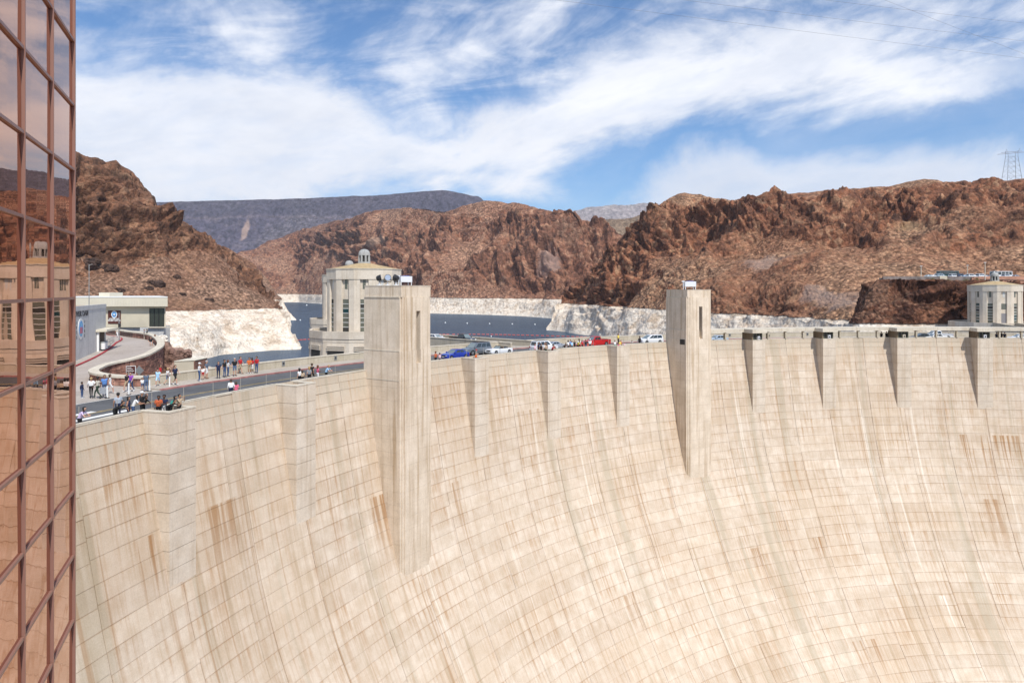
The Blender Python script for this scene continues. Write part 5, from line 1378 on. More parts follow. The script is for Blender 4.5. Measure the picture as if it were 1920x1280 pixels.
for px, D, h, lab in ((1727, 284, 5.0, 'pale lamp post at the left end of the far car park'), (1814, 284, 5.3, 'pale lamp post in the middle of the far car park'), (1847, 276, 7.4, 'tallest pale lamp post beside the dome of the distant intake tower')):
    x, y = lot_pt(px, D); o = thing('lamp_post', lab, 'lamp post', (x, y, 15.2 if D > 280 else 14.0), 0, 'lamp posts of the far car park')
    m = MB(); m.lathe([(.2, 0), (.13, h)], 8); m.obj('pole', M_COPE, o); m = MB(); m.box(-.45, .45, -.15, .15, h, h + .2); m.obj('lamp_head', M_METAL, o)
M_BUSH = plain('yellow_green_scrub', (.13, .12, .035), .9, var=.4, scale=1.0)
rb = random.Random(5)
for i, (px, py, D, lab) in enumerate(((1779, 526.5, 279, 'yellow green bush just under the tan wall pilaster'), (1785, 530, 277, 'small olive bush below another on the dark knob'), (1811, 527, 279, 'yellowish bush under the middle lamp post'), (1832, 524.5, 279, 'wide yellowish bush at the right end of the rubble wall'), (1749, 525, 279.5, 'low green bush at the left end of the rubble wall'))):
    m = MB(); x, y, z = at(px, py, D)
    for j in range(170):
        a, b_, r_ = rb.uniform(0, 6.28), rb.uniform(-.2, 1.4), rb.uniform(.3, 1.15); c_ = Vector((math.cos(a) * math.cos(b_) * r_ * 1.3, math.sin(a) * math.cos(b_) * r_, math.sin(b_) * r_ * .8)); u = Vector((rb.uniform(-1, 1), rb.uniform(-1, 1), rb.uniform(-1, 1))).normalized() * .17; v = u.orthogonal().normalized() * .10
        m.add([c_ - u, c_ + v, c_ + u, c_ - v], [(0, 1, 2, 3)])
    m.tube((0, 0, -.8), (0, 0, .3), .08)
    o = thing('bush', lab, 'bush', (x, y, z), 0, 'bushes on the dark knob'); m.obj('foliage', M_BUSH, o)

# ------------------------------------------------------------------ transmission pylon and lines
M_STEEL = plain('galvanised_steel', (.22, .23, .27), .6, .4)
py_ = thing('power_pylon', 'lattice steel power pylon on the skyline at the far right', 'pylon', ((1897 - 960) / FPX * 570, 570, CAMZ + (HOR - 350) / FPX * 570))
H_ = (350 - 283) / FPX * 570
for sx in (-1, 1):
    for sy in (-1, 1):
        m = MB(); m.tube((sx * 6.6, sy * 4, 0), (sx * 4.1, sy * 1.6, H_ * .84), .16, 5); m.tube((sx * 4.1, sy * 1.6, H_ * .84), (sx * 4.3, sy * 1.2, H_), .12, 5); m.obj('leg', M_STEEL, py_)
m = MB()
def lx(f): return 6.6 - 2.5 * f / .84
for i in range(6):
    f0, f1 = i * .14, (i + 1) * .14
    for sy in (-1, 1):
        y0_, y1_ = sy * (4 - 2.4 * f0 / .84), sy * (4 - 2.4 * f1 / .84)
        m.tube((-lx(f0), y0_, H_ * f0), (lx(f1) * .0, y1_, H_ * f1), .07, 4); m.tube((lx(f0), y0_, H_ * f0), (0, y1_, H_ * f1), .07, 4); m.tube((-lx(f1), y1_, H_ * f1), (lx(f1), y1_, H_ * f1), .08, 4)
m.obj('brace', M_STEEL, py_)
m = MB(); m.tube((-12, 0, H_ * .90), (12, 0, H_ * .97),   .2, 5); m.tube((-8, 1, H_ * .955), (9, 1, H_ * 1.0), .2, 5); m.tube((-5, 0, H_ * .93), (-4.4, 0, H_ * 1.05), .12, 4); m.tube((5, 0, H_ * .96), (7, 0, H_ * 1.07), .12, 4); m.obj('cross_arm', M_STEEL, py_)
M_WIRE = plain('power_line', (.16, .15, .16), .6)
def wire(label, A, B, sag, r):
    n = 40; m = MB(); A, B = Vector(A), Vector(B); P = [A.lerp(B, i / n) - Vector((0, 0, sag * 4 * (i / n) * (1 - i / n))) for i in range(n + 1)]
    for p, q in zip(P, P[1:]): m.tube(p, q, r, 4)
    tag(m.obj('power_line', M_WIRE), label, 'cable', 'power lines across the sky')
def wpt(px, py, D): return at(px, py, D)
wire('lowest of the three long power lines sloping across the sky', wpt(560, -62, 210), wpt(2050, 125, 330), .5, .036)
wire('middle power line sloping across the top right of the sky', wpt(820, -58, 215), wpt(2050, 92, 330), .5, .036)
wire('upper power line across the top right corner of the sky', wpt(1200, -42, 220), wpt(2050, 58, 330), .4, .036)
wire('steeper power line that crosses the others in the top right corner', wpt(1500, -62, 220), wpt(2050, 150, 300), .3, .03)
# ------------------------------------------------------------------ vehicles
M_TYRE = plain('tyre_rubber', (.02, .02, .02), .8)
M_RIM = plain('alloy_rim', (.45, .46, .48), .3, .8)
M_CGLASS = plain('car_glass', (.03, .04, .045), .05, spec=.8)
M_WSCR = plain('windscreen_glass', (.16, .20, .21), .05, spec=.8)
M_HEAD = plain('headlight_glass', (.75, .74, .68), .1)
M_TAIL = plain('tail_light_glass', (.35, .02, .02), .2)
M_TRIM = plain('black_trim', (.025, .025, .027), .5)
M_PLATE = plain('number_plate', (.65, .65, .60), .5)
_paint = {}
def paint(n, c, metal=.0):
    if n not in _paint:
        mt, t, b = material(n + '_car_paint'); t.put(b.inputs['Base Color'], c); b.inputs['Roughness'].default_value = .3; b.inputs['Metallic'].default_value = metal; b.inputs['Coat Weight'].default_value = .8; b.inputs['Coat Roughness'].default_value = .05
        _paint[n] = mt
    return _paint[n]
# profiles: (x fraction from the tail, top of the lower body), belt height, glasshouse tail/front at belt and at roof
SHAPES = dict(
    sedan=dict(L=4.5, W=1.76, H=1.44, top=[(0, .78), (.03, .92), (.17, .97), (.30, .94), (.66, .93), (.72, .95), (.90, .82), (.97, .72), (1, .55)], gh=(.13, .72, .27, .55), wb=(.19, .81), r=.32),
    suv=dict(L=5.2, W=2.0, H=1.92, top=[(0, .85), (.02, 1.1), (.4, 1.12), (.70, 1.14), (.76, 1.16), (.93, 1.04), (.98, .95), (1, .6)], gh=(.02, .76, .06, .60), wb=(.2, .80), r=.39),
    minivan=dict(L=5.1, W=1.98, H=1.76, top=[(0, .8), (.02, 1.0), (.4, 1.0), (.76, 1.0), (.82, 1.02), (.95, .88), (.99, .75), (1, .5)], gh=(.02, .84, .07, .58), wb=(.19, .81), r=.34),
    pickup=dict(L=5.8, W=2.0, H=1.88, top=[(0, .95), (.01, 1.15), (.38, 1.15), (.40, 1.12), (.71, 1.13), (.75, 1.16), (.94, 1.06), (.985, .95), (1, .6)], gh=(.39, .755, .42, .63), wb=(.2, .81), r=.40, bed=(.015, .38)),
    convertible=dict(L=4.6, W=1.85, H=1.28, top=[(0, .75), (.03, .88), (.22, .92), (.6, .90), (.66, .93), (.9, .84), (.97, .74), (1, .5)], gh=None, wb=(.19, .80), r=.33),
    coach=dict(L=9.0, W=2.5, H=3.1, top=[(0, 1.3), (.005, 1.4), (.5, 1.4), (.97, 1.4), (1, 1.2)], gh=(.003, .995, .008, .985), wb=(.2, .82), r=.48),
)
def car(name, label, cat, kind, col, loc, rz, group, s=1.0, detail=True, cross=False):
    """+x is the front of the vehicle"""
    q = SHAPES[kind]; L, W, H = q['L'], q['W'], q['H']; hw = W / 2
    o = thing(name, label, cat, loc, rz, group); o.scale = (s, s, s)
    X = lambda f: (f - .5) * L
    # lower body: cross sections along the length, wheel arches cut out of the sill
    st = sorted(set([f for f, _ in q['top']] + [q['wb'][0] + d for d in (-.085, -.06, 0, .06, .085)] + [q['wb'][1] + d for d in (-.085, -.06, 0, .06, .085)] + [.5]))
    V = []; F = []; R = q['r']
    for f in st:
        zt = float(np.interp(f, [a for a, _ in q['top']], [b for _, b in q['top']]))
        endf = min(f, 1 - f); w = hw * (1 - .10 * max(0, 1 - endf / .06) ** 2); zb = .24 + (.12 if endf < .02 else 0)
        for wc in q['wb']:
            d = abs(f - wc) * L
            if d < R * 1.18: zb = max(zb, R + math.sqrt(max(0, (R * 1.18) ** 2 - d * d)))
        zb = min(zb, zt - .1)
        zm = max(zb + .02, .55 * zt)
        ring = [(-w * .96, zb), (-w, zm), (-w * .97, zt - .06), (-w * .86, zt), (0, zt + .015), (w * .86, zt), (w * .97, zt - .06), (w, zm), (w * .96, zb)]
        V += [(X(f), y, z) for y, z in ring]
    n = len(st)
    F = [(i * 9 + a, i * 9 + (a + 1) % 9, i * 9 + 9 + (a + 1) % 9, i * 9 + 9 + a) for i in range(n - 1) for a in range(9)] + [tuple(range(8, -1, -1)), tuple((n - 1) * 9 + a for a in range(9))]
    m = MB(); m.add(V, F); me = mesh('body', m.V, m.F); body_ = link('body', me, col, o)
    top = lambda f: float(np.interp(f, [a for a, _ in q['top']], [b for _, b in q['top']]))
    if q['gh']:
        a, b_, c, d = q['gh']; y0, y1 = hw * .90, hw * (.74 if kind != 'coach' else .88); za, zb_ = top(a) - .03, top(b_) - .03
        P = [(X(a), -y0, za), (X(b_), -y0, zb_), (X(b_), y0, zb_), (X(a), y0, za), (X(c), -y1, H - .06), (X(d), -y1, H - .06), (X(d), y1, H - .06), (X(c), y1, H - .06), (X(c) + .12, -y1 * .86, H), (X(d) - .15, -y1 * .86, H), (X(d) - .15, y1 * .86, H), (X(c) + .12, y1 * .86, H)]
        m = MB(); m.add(P, [(0, 1, 5, 4), (1, 2, 6, 5), (2, 3, 7, 6), (3, 0, 4, 7), (4, 5, 9, 8), (5, 6, 10, 9), (6, 7, 11, 10), (7, 4, 8, 11), (8, 9, 10, 11)]); cab = m.obj('cabin', col, o)
        def pane(nm, i, j, k, l, u0, u1, v0, v1, mat, nrm):
            A, B, C, D = [Vector(P[t]) for t in (i, j, k, l)]; f_ = lambda u, v: (A.lerp(B, u)).lerp(D.lerp(C, u), v) + Vector(nrm) * .012
            m = MB(); m.add([f_(u0, v0), f_(u1, v0), f_(u1, v1), f_(u0, v1)], [(0, 1, 2, 3)]); return m.obj(nm, mat, o)
        pane('windscreen', 1, 2, 6, 5, .07, .93, .08, .95, M_WSCR, (1, 0, .3)); pane('rear_window', 3, 0, 4, 7, .1, .9, .15, .9, M_CGLASS, (-1, 0, .2))
        sp = {'sedan': [(.12, .48), (.52, .86)], 'suv': [(.05, .28), (.32, .58), (.62, .88)], 'minivan': [(.05, .36), (.38, .64), (.66, .86)], 'pickup': [(.08, .46), (.50, .88)], 'coach': [(.03, .2), (.22, .4), (.42, .6), (.62, .8), (.82, .97)]}[kind]
        for u0, u1 in sp:
            pane('side_window', 0, 1, 5, 4, u0, u1, .14, .92, M_CGLASS, (0, -1, .2)); pane('side_window', 3, 2, 6, 7, u0, u1, .14, .92, M_CGLASS, (0, 1, .2))
        if kind == 'suv' and detail:
            m = MB()
            for sy in (-1, 1): m.tube((X(.1), sy * .6, H + .07), (X(.55), sy * .6, H + .07), .03, 5)
            for f in (.12, .3, .52): m.tube((X(f), -.6, H + .05), (X(f), .6, H + .05), .03, 5)
            m.obj('roof_rack', M_TRIM, o)
    else:
        m = MB(); A = [(X(.62), -hw * .8, .9), (X(.62), hw * .8, .9), (X(.53), hw * .7, H), (X(.53), -hw * .7, H)]; m.add(A, [(0, 1, 2, 3)]); m.obj('windscreen', M_WSCR, o)
        m = MB(); m.tube(A[0], A[3], .035); m.tube(A[3], A[2], .035); m.tube(A[2], A[1], .035); m.obj('windscreen_frame', M_TRIM, o)
        m = MB(); m.box(X(.28), X(.58), -hw * .75, hw * .75, .86, .93); m.obj('interior', M_TRIM, o)
        for sy in (-.4, .4): m = MB(); m.box(X(.40), X(.44), sy - .24, sy + .24, .6, 1.2); m.obj('seat', plain('tan_seat', (.2, .14, .09), .7) if 'tan_seat' not in bpy.data.materials else bpy.data.materials['tan_seat'], o)
        m = MB(); m.lathe([(.5, 0), (.62, .1), (.5, .3), (.2, .36)], 12, (0, 0, 0)); f = m.obj('folded_roof', M_TRIM, o); f.location = (X(.26), 0, .88); f.scale = (.9, 1.25, .8)
    if 'bed' in q:
        b0, b1 = q['bed']; m = MB(); m.box(X(b0) + .06, X(b1) - .02, -hw * .82, hw * .82, 1.15, 1.175); m.obj('bed', M_TRIM, o)
        m = MB()
        for sy in (-1, 1): m.box(X(b0), X(b1), sy * hw * .97 - .06, sy * hw * .97 + .06, 1.06, 1.24)
        m.box(X(b0) - .02, X(b0) + .07, -hw * .95, hw * .95, 1.06, 1.24); m.obj('bed_rail', col, o)
    for wc in q['wb']:
        for sy in (-1, 1):
            m = MB(); V = [(R * math.cos(2 * PI * i / 14), 0, R * math.sin(2 * PI * i / 14)) for i in range(14)]
            m.add([(x, sy * -.12, z) for x, _, z in V] + [(x, sy * .11, z) for x, _, z in V], [tuple(range(14)), tuple(range(27, 13, -1))] + [(i, (i + 1) % 14, 14 + (i + 1) % 14, 14 + i) for i in range(14)]); w = m.obj('wheel', M_TYRE, o, (X(wc), sy * (hw - .13), R))
            m = MB(); m.add([(x * .62, sy * .125, z * .62) for x, _, z in V], [tuple(range(14))]); m.obj('rim', M_RIM, w)
            m = MB(); m.add([(x * 1.1, sy * -.2, z * 1.1) for x, _, z in V] + [(x * 1.1, sy * -.3, z * 1.1) for x, _, z in V], [tuple(range(14))] + [(i, (i + 1) % 14, 14 + (i + 1) % 14, 14 + i) for i in range(14)]); m.obj('wheel_well', M_TRIM, w)
    if detail:
        for sy in (-1, 1):
            m = MB(); z = top(.95) - .14; m.box(X(.955), X(.993), sy * hw * .58 - .17, sy * hw * .58 + .22 * (1 if sy < 0 else .8), z - .1, z + .07); m.obj('headlight', M_HEAD, o)
            m = MB(); z = top(.02) - .16; m.box(X(0) - .02, X(.03), sy * hw * .78 - .13, sy * hw * .78 + .13, z - .22, z + .05); m.obj('tail_light', M_TAIL, o)
            if q['gh']: m = MB(); m.box(X(q['gh'][1] - .06), X(q['gh'][1] - .02), sy * hw * 1.03 - .09, sy * hw * 1.03 + .09, top(.6) + .0, top(.6) + .16); m.obj('mirror', col, o)
        m = MB(); m.box(X(.985), X(1.006), -hw * .45, hw * .45, .55, .72); m.obj('grille', M_TRIM, o)
        m = MB(); m.box(X(.985), X(1.012), -hw * .86, hw * .86, .34, .47); m.obj('bumper', M_TRIM if kind == 'suv' else col, o)
        m = MB(); m.box(X(1.007), X(1.014), -.26, .26, .40, .52); m.obj('number_plate', M_PLATE, o)
    return o
def crest_at(px, off):                           # where picture column px meets the arc 'off' metres upstream of the edge
    u = (px - 960) / FPX; tt = np.linspace(-1.5, .6, 6000); r = RAD + off; x = CX + np.sin(tt) * r; y = CY + np.cos(tt) * r
    # far intersection only
    i = np.where(np.diff(np.sign(x / y - u)))[0]; i = i[-1]; return (float(x[i]), float(y[i])), float(tt[i])
RG = 'vehicles on the crest road'
def road_car(label, cat, kind, col, px, off, flip=False, dth=0, s=1.0):
    (x, y), t = crest_at(px, off)
    # tangent heading left (towards the plaza) by default
    return car('car' if kind not in ('pickup', 'minivan') else ('pickup_truck' if kind == 'pickup' else 'minivan'), label, cat, kind, col, (x, y, .0), -t + (PI if not flip else 0) + dth, RG, s)
road_car('bright blue saloon car at the head of the traffic beside the nearer tower', 'car', 'sedan', paint('blue', (.01, .035, .32)), 853, 7.0, s=1.02)
road_car('grey sport utility car with roof rack behind the blue saloon', 'car', 'suv', paint('grey', (.17, .19, .215), .4), 893, 10.0)
road_car('white open convertible with its black roof folded down', 'car', 'convertible', paint('white', (.75, .76, .78)), 936, 8.2)
road_car('white and black sport utility car behind a crowd of visitors at the parapet', 'car', 'suv', paint('white', (.75, .76, .78)), 1020, 6.8, flip=True, s=.95)
road_car('silver saloon car just right of the white sport utility car', 'car', 'sedan', paint('silver', (.5, .53, .58), .5), 1042, 9.5, flip=True, s=.9)
road_car('bright red crew cab pickup truck on the crest road', 'pickup truck', 'pickup', paint('red', (.50, .012, .014)), 1118, 10.3, s=.95)
road_car('small red car half hidden by visitors in front of the red pickup', 'car', 'sedan', paint('red', (.50, .012, .014)), 1096, 7.5, s=.9)
road_car('white minivan left of the farther tower', 'minivan', 'minivan', paint('white', (.75, .76, .78)), 1220, 10.0, s=.97)
road_car('pale blue car under the canopy just right of the farther tower', 'car', 'sedan', paint('pale_blue', (.45, .55, .68), .2), 1344, 7.0)
road_car('white pickup seen under the canopy between two pilasters', 'pickup truck', 'pickup', paint('white', (.75, .76, .78)), 1757, 9.5)
road_car('white saloon car in front of the white pickup under the canopy', 'car', 'sedan', paint('white', (.75, .76, .78)), 1752, 6.0)
road_car('dark car at the left end of the queue under the canopy', 'car', 'sedan', paint('dark', (.05, .06, .08)), 1727, 6.5)
road_car('white car at the far right edge under the canopy', 'car', 'sedan', paint('white', (.75, .76, .78)), 1912, 6.5)
bd_ = Vector((-.745, .667, 0)); bn = Vector((bd_.y, -bd_.x, 0)); ang = math.atan2(-bd_.y, -bd_.x)
p = a0 + bd_ * 15.0 + bn * 2.6; car('pickup_truck', 'black pickup truck parked on the intake bridge above the road', 'pickup truck', 'pickup', paint('black', (.012, .014, .018)), (p.x, p.y, .03), ang, 'vehicles on the intake bridge')
p = a0 + bd_ * 22.5 + bn * 2.4; car('car', 'white car on the intake bridge next to the nearer tower', 'car', 'sedan', paint('white', (.75, .76, .78)), (p.x, p.y, .03), ang, 'vehicles on the intake bridge')
PG = 'vehicles in the far car park'
for px, D, kind, c, cn, lab in ((1742, 284, 'sedan', (.5, .58, .62), 'pale_teal', 'pale teal car at the left end of the far car park'), (1751, 284.5, 'sedan', (.75, .76, .78), 'white', 'white car second from the left in the far car park'), (1763, 285, 'suv', (.42, .50, .56), 'steel', 'steel blue car left of the dark coach in the far car park'),
        (1777, 287, 'coach', (.02, .07, .075), 'dark_teal', 'dark teal coach between cars in the far car park'), (1789, 284.5, 'minivan', (.75, .76, .78), 'white', 'white van right of the dark coach in the far car park'), (1801, 285, 'suv', (.02, .025, .06), 'navy', 'navy car left of the middle lamp post in the far car park'),
        (1810, 284.5, 'sedan', (.45, .55, .68), 'pale_blue', 'pale blue car in front of the middle lamp post'), (1821, 284.5, 'minivan', (.75, .76, .78), 'white', 'white van right of the middle lamp post in the far car park'), (1840, 287, 'suv', (.75, .76, .78), 'white', 'white car left of the tallest lamp post'),
        (1849, 290, 'sedan', (.25, .30, .4), 'slate', 'slate blue car behind the tallest lamp post'), (1877, 292, 'coach', (.75, .76, .78), 'white', 'long white coach right of the grey dome'), (1888, 288, 'minivan', (.75, .76, .78), 'white', 'white van with dark windows at the right of the white coach'), (1905, 288, 'sedan', (.5, .53, .58), 'silver', 'silver car near the right edge of the far car park')):
    x, y = lot_pt(px, D); car('coach' if kind == 'coach' else 'car', lab, 'coach' if kind == 'coach' else 'car', kind, paint(cn, c), (x, y, 15.26), R_(20 if kind != 'coach' else 8), PG, 1.0, detail=False)
# ------------------------------------------------------------------ people
# joints for a 1.75 m figure, facing local -y; each bone: (name, p, q, r0, r1)
def skeleton(pose):
    J = dict(pel=(0, 0, .96), che=(0, 0, 1.30), nec=(0, .0, 1.48), hd0=(0, -.015, 1.585), hd1=(0, -.02, 1.665))
    for s, k in ((-1, 'l'), (1, 'r')):
        J.update({'hip' + k: (s * .09, 0, .92), 'kne' + k: (s * .1, -.02, .50), 'ank' + k: (s * .1, .02, .09), 'toe' + k: (s * .125, -.16, .035),
                  'sho' + k: (s * .185, 0, 1.42), 'elb' + k: (s * .25, .03, 1.14), 'wri' + k: (s * .255, -.05, .90), 'han' + k: (s * .25, -.08, .81)})
    def mv(n, x, y, z): J[n] = (x, y, z)
    if pose == 'walk':
        mv('knel', -.09, -.20, .52); mv('ankl', -.09, -.25, .10); mv('toel', -.1, -.43, .07); mv('kner', .09, .08, .49); mv('ankr', .1, .36, .14); mv('toer', .11, .20, .03)
        mv('elbl', -.25, .16, 1.17); mv('wril', -.24, .10, .93); mv('hanl', -.235, .07, .84); mv('elbr', .25, -.08, 1.16); mv('wrir', .23, -.24, .98); mv('hanr', .22, -.30, .90)
    if pose in ('lean', 'deep'):
        d = .22 if pose == 'lean' else .42; zz = 1.36 if pose == 'lean' else 1.2
        mv('che', 0, -d * .55, zz - .03); mv('nec', 0, -d * .92, zz + .12); mv('hd0', 0, -d * 1.15, zz + .22); mv('hd1', 0, -d * 1.25, zz + .30)
        for s, k in ((-1, 'l'), (1, 'r')):
            mv('sho' + k, s * .185, -d * .8, zz + .06); mv('elb' + k, s * .27, -d - .18, 1.16); mv('wri' + k, s * .12, -d - .34, 1.17); mv('han' + k, s * .04, -d - .38, 1.17)
    if pose == 'photo':
        for s, k in ((-1, 'l'), (1, 'r')): mv('elb' + k, s * .27, -.18, 1.26); mv('wri' + k, s * .12, -.30, 1.50); mv('han' + k, s * .06, -.30, 1.58)
    if pose == 'hold':
        for s, k in ((-1, 'l'), (1, 'r')): mv('elb' + k, s * .26, -.05, 1.16); mv('wri' + k, s * .13, -.25, 1.15); mv('han' + k, s * .06, -.29, 1.16)
    if pose == 'point':
        mv('elbr', .26, -.2, 1.38); mv('wrir', .22, -.44, 1.47); mv('hanr', .21, -.54, 1.50)
    if pose == 'sit':
        for s, k in ((-1, 'l'), (1, 'r')):
            mv('hip' + k, s * .09, 0, .50); mv('kne' + k, s * .12, -.42, .52); mv('ank' + k, s * .12, -.42, .10); mv('toe' + k, s * .13, -.60, .04); mv('sho' + k, s * .185, .0, .98); mv('elb' + k, s * .26, -.1, .74); mv('wri' + k, s * .14, -.3, .62); mv('han' + k, s * .1, -.38, .60)
        mv('pel', 0, .02, .54); mv('che', 0, .02, .87); mv('nec', 0, -.01, 1.05); mv('hd0', 0, -.03, 1.155); mv('hd1', 0, -.035, 1.235)
    B = []
    for s, k in ((-1, 'l'), (1, 'r')):
        B += [('thigh', 'hip' + k, 'kne' + k, .088, .060), ('calf', 'kne' + k, 'ank' + k, .060, .040), ('foot', 'ank' + k, 'toe' + k, .046, .036),
              ('uarm', 'sho' + k, 'elb' + k, .052, .042), ('farm', 'elb' + k, 'wri' + k, .042, .030), ('hand', 'wri' + k, 'han' + k, .034, .034)]
    out = [(n, J[a], J[b], r, q) for n, a, b, r, q in B]
    p, c = Vector(J['pel']), Vector(J['che']); sh = (Vector(J['shol']) + Vector(J['shor'])) / 2
    for s in (-1, 1):
        out.append(('torso', tuple(p + Vector((s * .065, 0, .10))), tuple(c + Vector((s * .085, 0, 0))), .105, .115))
        out.append(('torso', tuple(c + Vector((s * .08, 0, 0))), tuple(sh + Vector((s * .12, 0, -.02))), .115, .07))
        out.append(('hips', tuple(p + Vector((s * .07, .01, .03))), tuple(p + Vector((s * .08, .01, -.05))), .112, .10))
    out.append(('neck', J['nec'], J['hd0'], .055, .055)); h0, h1 = Vector(J['hd0']), Vector(J['hd1'])
    out.append(('head', tuple(h0), tuple(h1), .082, .098)); f = Vector((0, -.092, .0)); out.append(('head', tuple((h0 + h1) / 2 + f * .85), tuple((h0 + h1) / 2 + f * 1.15 + Vector((0, 0, -.02))), .02, .016))
    return out, h1, J
def capsule_bm(bm, p, q, r0, r1, n=9):
    p, q = Vector(p), Vector(q); d = q - p; z = d.normalized() if d.length > 1e-6 else Vector((0, 0, 1)); x = z.orthogonal().normalized(); y = z.cross(x)
    rings = []
    for a in (-80, -45, -15): rings.append((p + z * (r0 * math.sin(R_(a))), r0 * math.cos(R_(a))))
    for a in (15, 45, 80): rings.append((q + z * (r1 * math.sin(R_(a))), r1 * math.cos(R_(a))))
    vs_ = [[bm.verts.new(c + (x * math.cos(2 * PI * i / n) + y * math.sin(2 * PI * i / n)) * r) for i in range(n)] for c, r in rings]
    for a, b in zip(vs_, vs_[1:]):
        for i in range(n): bm.faces.new((a[i], a[(i + 1) % n], b[(i + 1) % n], b[i]))
    bm.faces.new(vs_[0][::-1]); bm.faces.new(vs_[-1])
_bod = {}
def body_mesh(pose, lower, sleeve):
    key = (pose, lower, sleeve)
    if key in _bod: return _bod[key]
    if pose not in _bod:
        sk, hd, J = skeleton(pose); bm = bmesh.new()
        for n, p, q, r0, r1 in sk: capsule_bm(bm, p, q, r0, r1)
        if lower == 'x': pass
        me = bpy.data.meshes.new('tmp'); bm.to_mesh(me); bm.free(); o = bpy.data.objects.new('tmp', me); COL.objects.link(o)
        md = o.modifiers.new('r', 'REMESH'); md.mode = 'VOXEL'; md.voxel_size = .024; sm = o.modifiers.new('s', 'SMOOTH'); sm.iterations = 2; sm.factor = .5; dc = o.modifiers.new('d', 'DECIMATE'); dc.ratio = .35
        dg = bpy.context.evaluated_depsgraph_get(); m2 = bpy.data.meshes.new_from_object(o.evaluated_get(dg)); bpy.data.objects.remove(o); bpy.data.meshes.remove(me)
        C = np.array([f.center[:] for f in m2.polygons]); D = []
        for n, p, q, r0, r1 in sk:
            p, q = np.array(p), np.array(q); d = q - p; t = np.clip(((C - p) @ d) / max(d @ d, 1e-9), 0, 1); D.append((np.linalg.norm(C - (p + t[:, None] * d), axis=1) - (r0 + (r1 - r0) * t), t))
        idx = np.argmin([d for d, t in D], axis=0); tt = np.array([D[i][1][k] for k, i in enumerate(idx)])
        _bod[pose] = (m2, idx, tt, [b[0] for b in sk], hd)
    m2, idx, tt, names, hd = _bod[pose]; me = m2.copy(); me.name = 'person'
    mi = np.zeros(len(idx), np.int32)
    for k, (i, t) in enumerate(zip(idx, tt)):
        n = names[i]
        mi[k] = {'thigh': 2, 'calf': 2 if lower == 'long' else 0, 'foot': 3, 'uarm': 1, 'farm': 1 if sleeve == 'long' else 0, 'hand': 0, 'torso': 1, 'hips': 2, 'neck': 0, 'head': 0}[n]
        if n == 'thigh' and lower == 'short' and t > .85: mi[k] = 0
        if n == 'uarm' and sleeve == 'none': mi[k] = 0
        if n == 'uarm' and sleeve == 'short' and t > .6: mi[k] = 0
    me.materials.clear()
    for _ in range(4): me.materials.append(SK[0])
    me.polygons.foreach_set('material_index', mi); me.polygons.foreach_set('use_smooth', np.ones(len(mi), bool)); me.update()
    _bod[key] = (me, hd); return _bod[key]
_cl = {}
def cloth(name, c):
    if name not in _cl: _cl[name] = plain(name + '_cloth', c, .85, var=.12, scale=6)
    return _cl[name]
CC = dict(white=(.72, .72, .72), black=(.012, .012, .014), navy=(.015, .022, .06), jeans=(.045, .085, .19), red=(.45, .02, .025), khaki=(.36, .28, .18), green=(.025, .045, .03), beige=(.55, .50, .42), blue=(.10, .22, .50), sky=(.36, .58, .80), purple=(.22, .05, .36), grey=(.22, .23, .25), slate=(.10, .13, .18), orange=(.60, .13, .03), pink=(.62, .12, .20), lavender=(.55, .45, .66), yellow=(.66, .52, .08), rust=(.42, .09, .03), teal=(.04, .30, .24), denim=(.10, .15, .25), tan=(.42, .32, .22), palepink=(.65, .45, .52), stripe=(.32, .36, .42))
SK = [plain('light_skin', (.50, .29, .21), .55), plain('tan_skin', (.36, .19, .12), .55), plain('dark_skin', (.12, .06, .04), .55)]
HR = dict(black=plain('black_hair', (.012, .01, .009), .5), brown=plain('brown_hair', (.06, .035, .02), .5), blond=plain('blond_hair', (.38, .25, .11), .5), grey=plain('grey_hair', (.35, .34, .33), .5), auburn=plain('auburn_hair', (.13, .045, .02), .5))
SHOE = [plain('white_shoe', (.62, .62, .62), .6), plain('dark_shoe', (.03, .028, .026), .6), plain('brown_shoe', (.16, .09, .05), .6)]
_hm = {}
def hair_mesh(kind):
    if kind in _hm: return _hm[kind]
    m = MB(); n = 12; V = []; F = []
    if kind == 'cap':
        m.lathe([(.104, -.01), (.112, .03), (.10, .08), (.06, .115), (.01, .125)], 12); m.add([(-.07, -.09, .0), (.07, -.09, 0), (.06, -.20, -.015), (-.06, -.20, -.015), (-.07, -.09, .015), (.07, -.09, .015), (.06, -.20, -.002), (-.06, -.20, -.002)], [(0, 1, 2, 3), (7, 6, 5, 4), (0, 4, 5, 1), (1, 5, 6, 2), (2, 6, 7, 3), (3, 7, 4, 0)])
    elif kind == 'hat':
        m.lathe([(.19, -.0), (.195, .012), (.115, .02), (.105, .10), (.06, .12), (.01, .12)], 14)
    else:
        # shell open at the face
        for j in range(7):
            ph = R_(90 - j * (24 if kind == 'short' else 27))
            for i in range(n):
                a = 2 * PI * i / n + PI / 2; back = math.sin(a) * .5 + .5; rr = .112
                p_ = max(ph, R_(-8) - R_(50) * back) if kind == 'short' else ph
                z = rr * math.sin(p_); r = rr * math.cos(p_)
                if kind == 'long' and j > 3 and back > .35: z = -.02 - (j - 3) * .075; r = .108 - .012 * (j - 3)
                if back < .30 and z < .035: z = .035 + .02 * (1 - back); r = .104
                V.append((r * math.cos(a), r * math.sin(a) * 1.06 + .01, z))
        F = [(j * n + i, j * n + (i + 1) % n, (j + 1) * n + (i + 1) % n, (j + 1) * n + i) for j in range(6) for i in range(n)]
        m.add(V, [f[::-1] for f in F])
    me = mesh({'cap': 'cap', 'hat': 'hat'}.get(kind, 'hair'), m.V, m.F, True); me.materials.append(SK[0]); _hm[kind] = me; return me
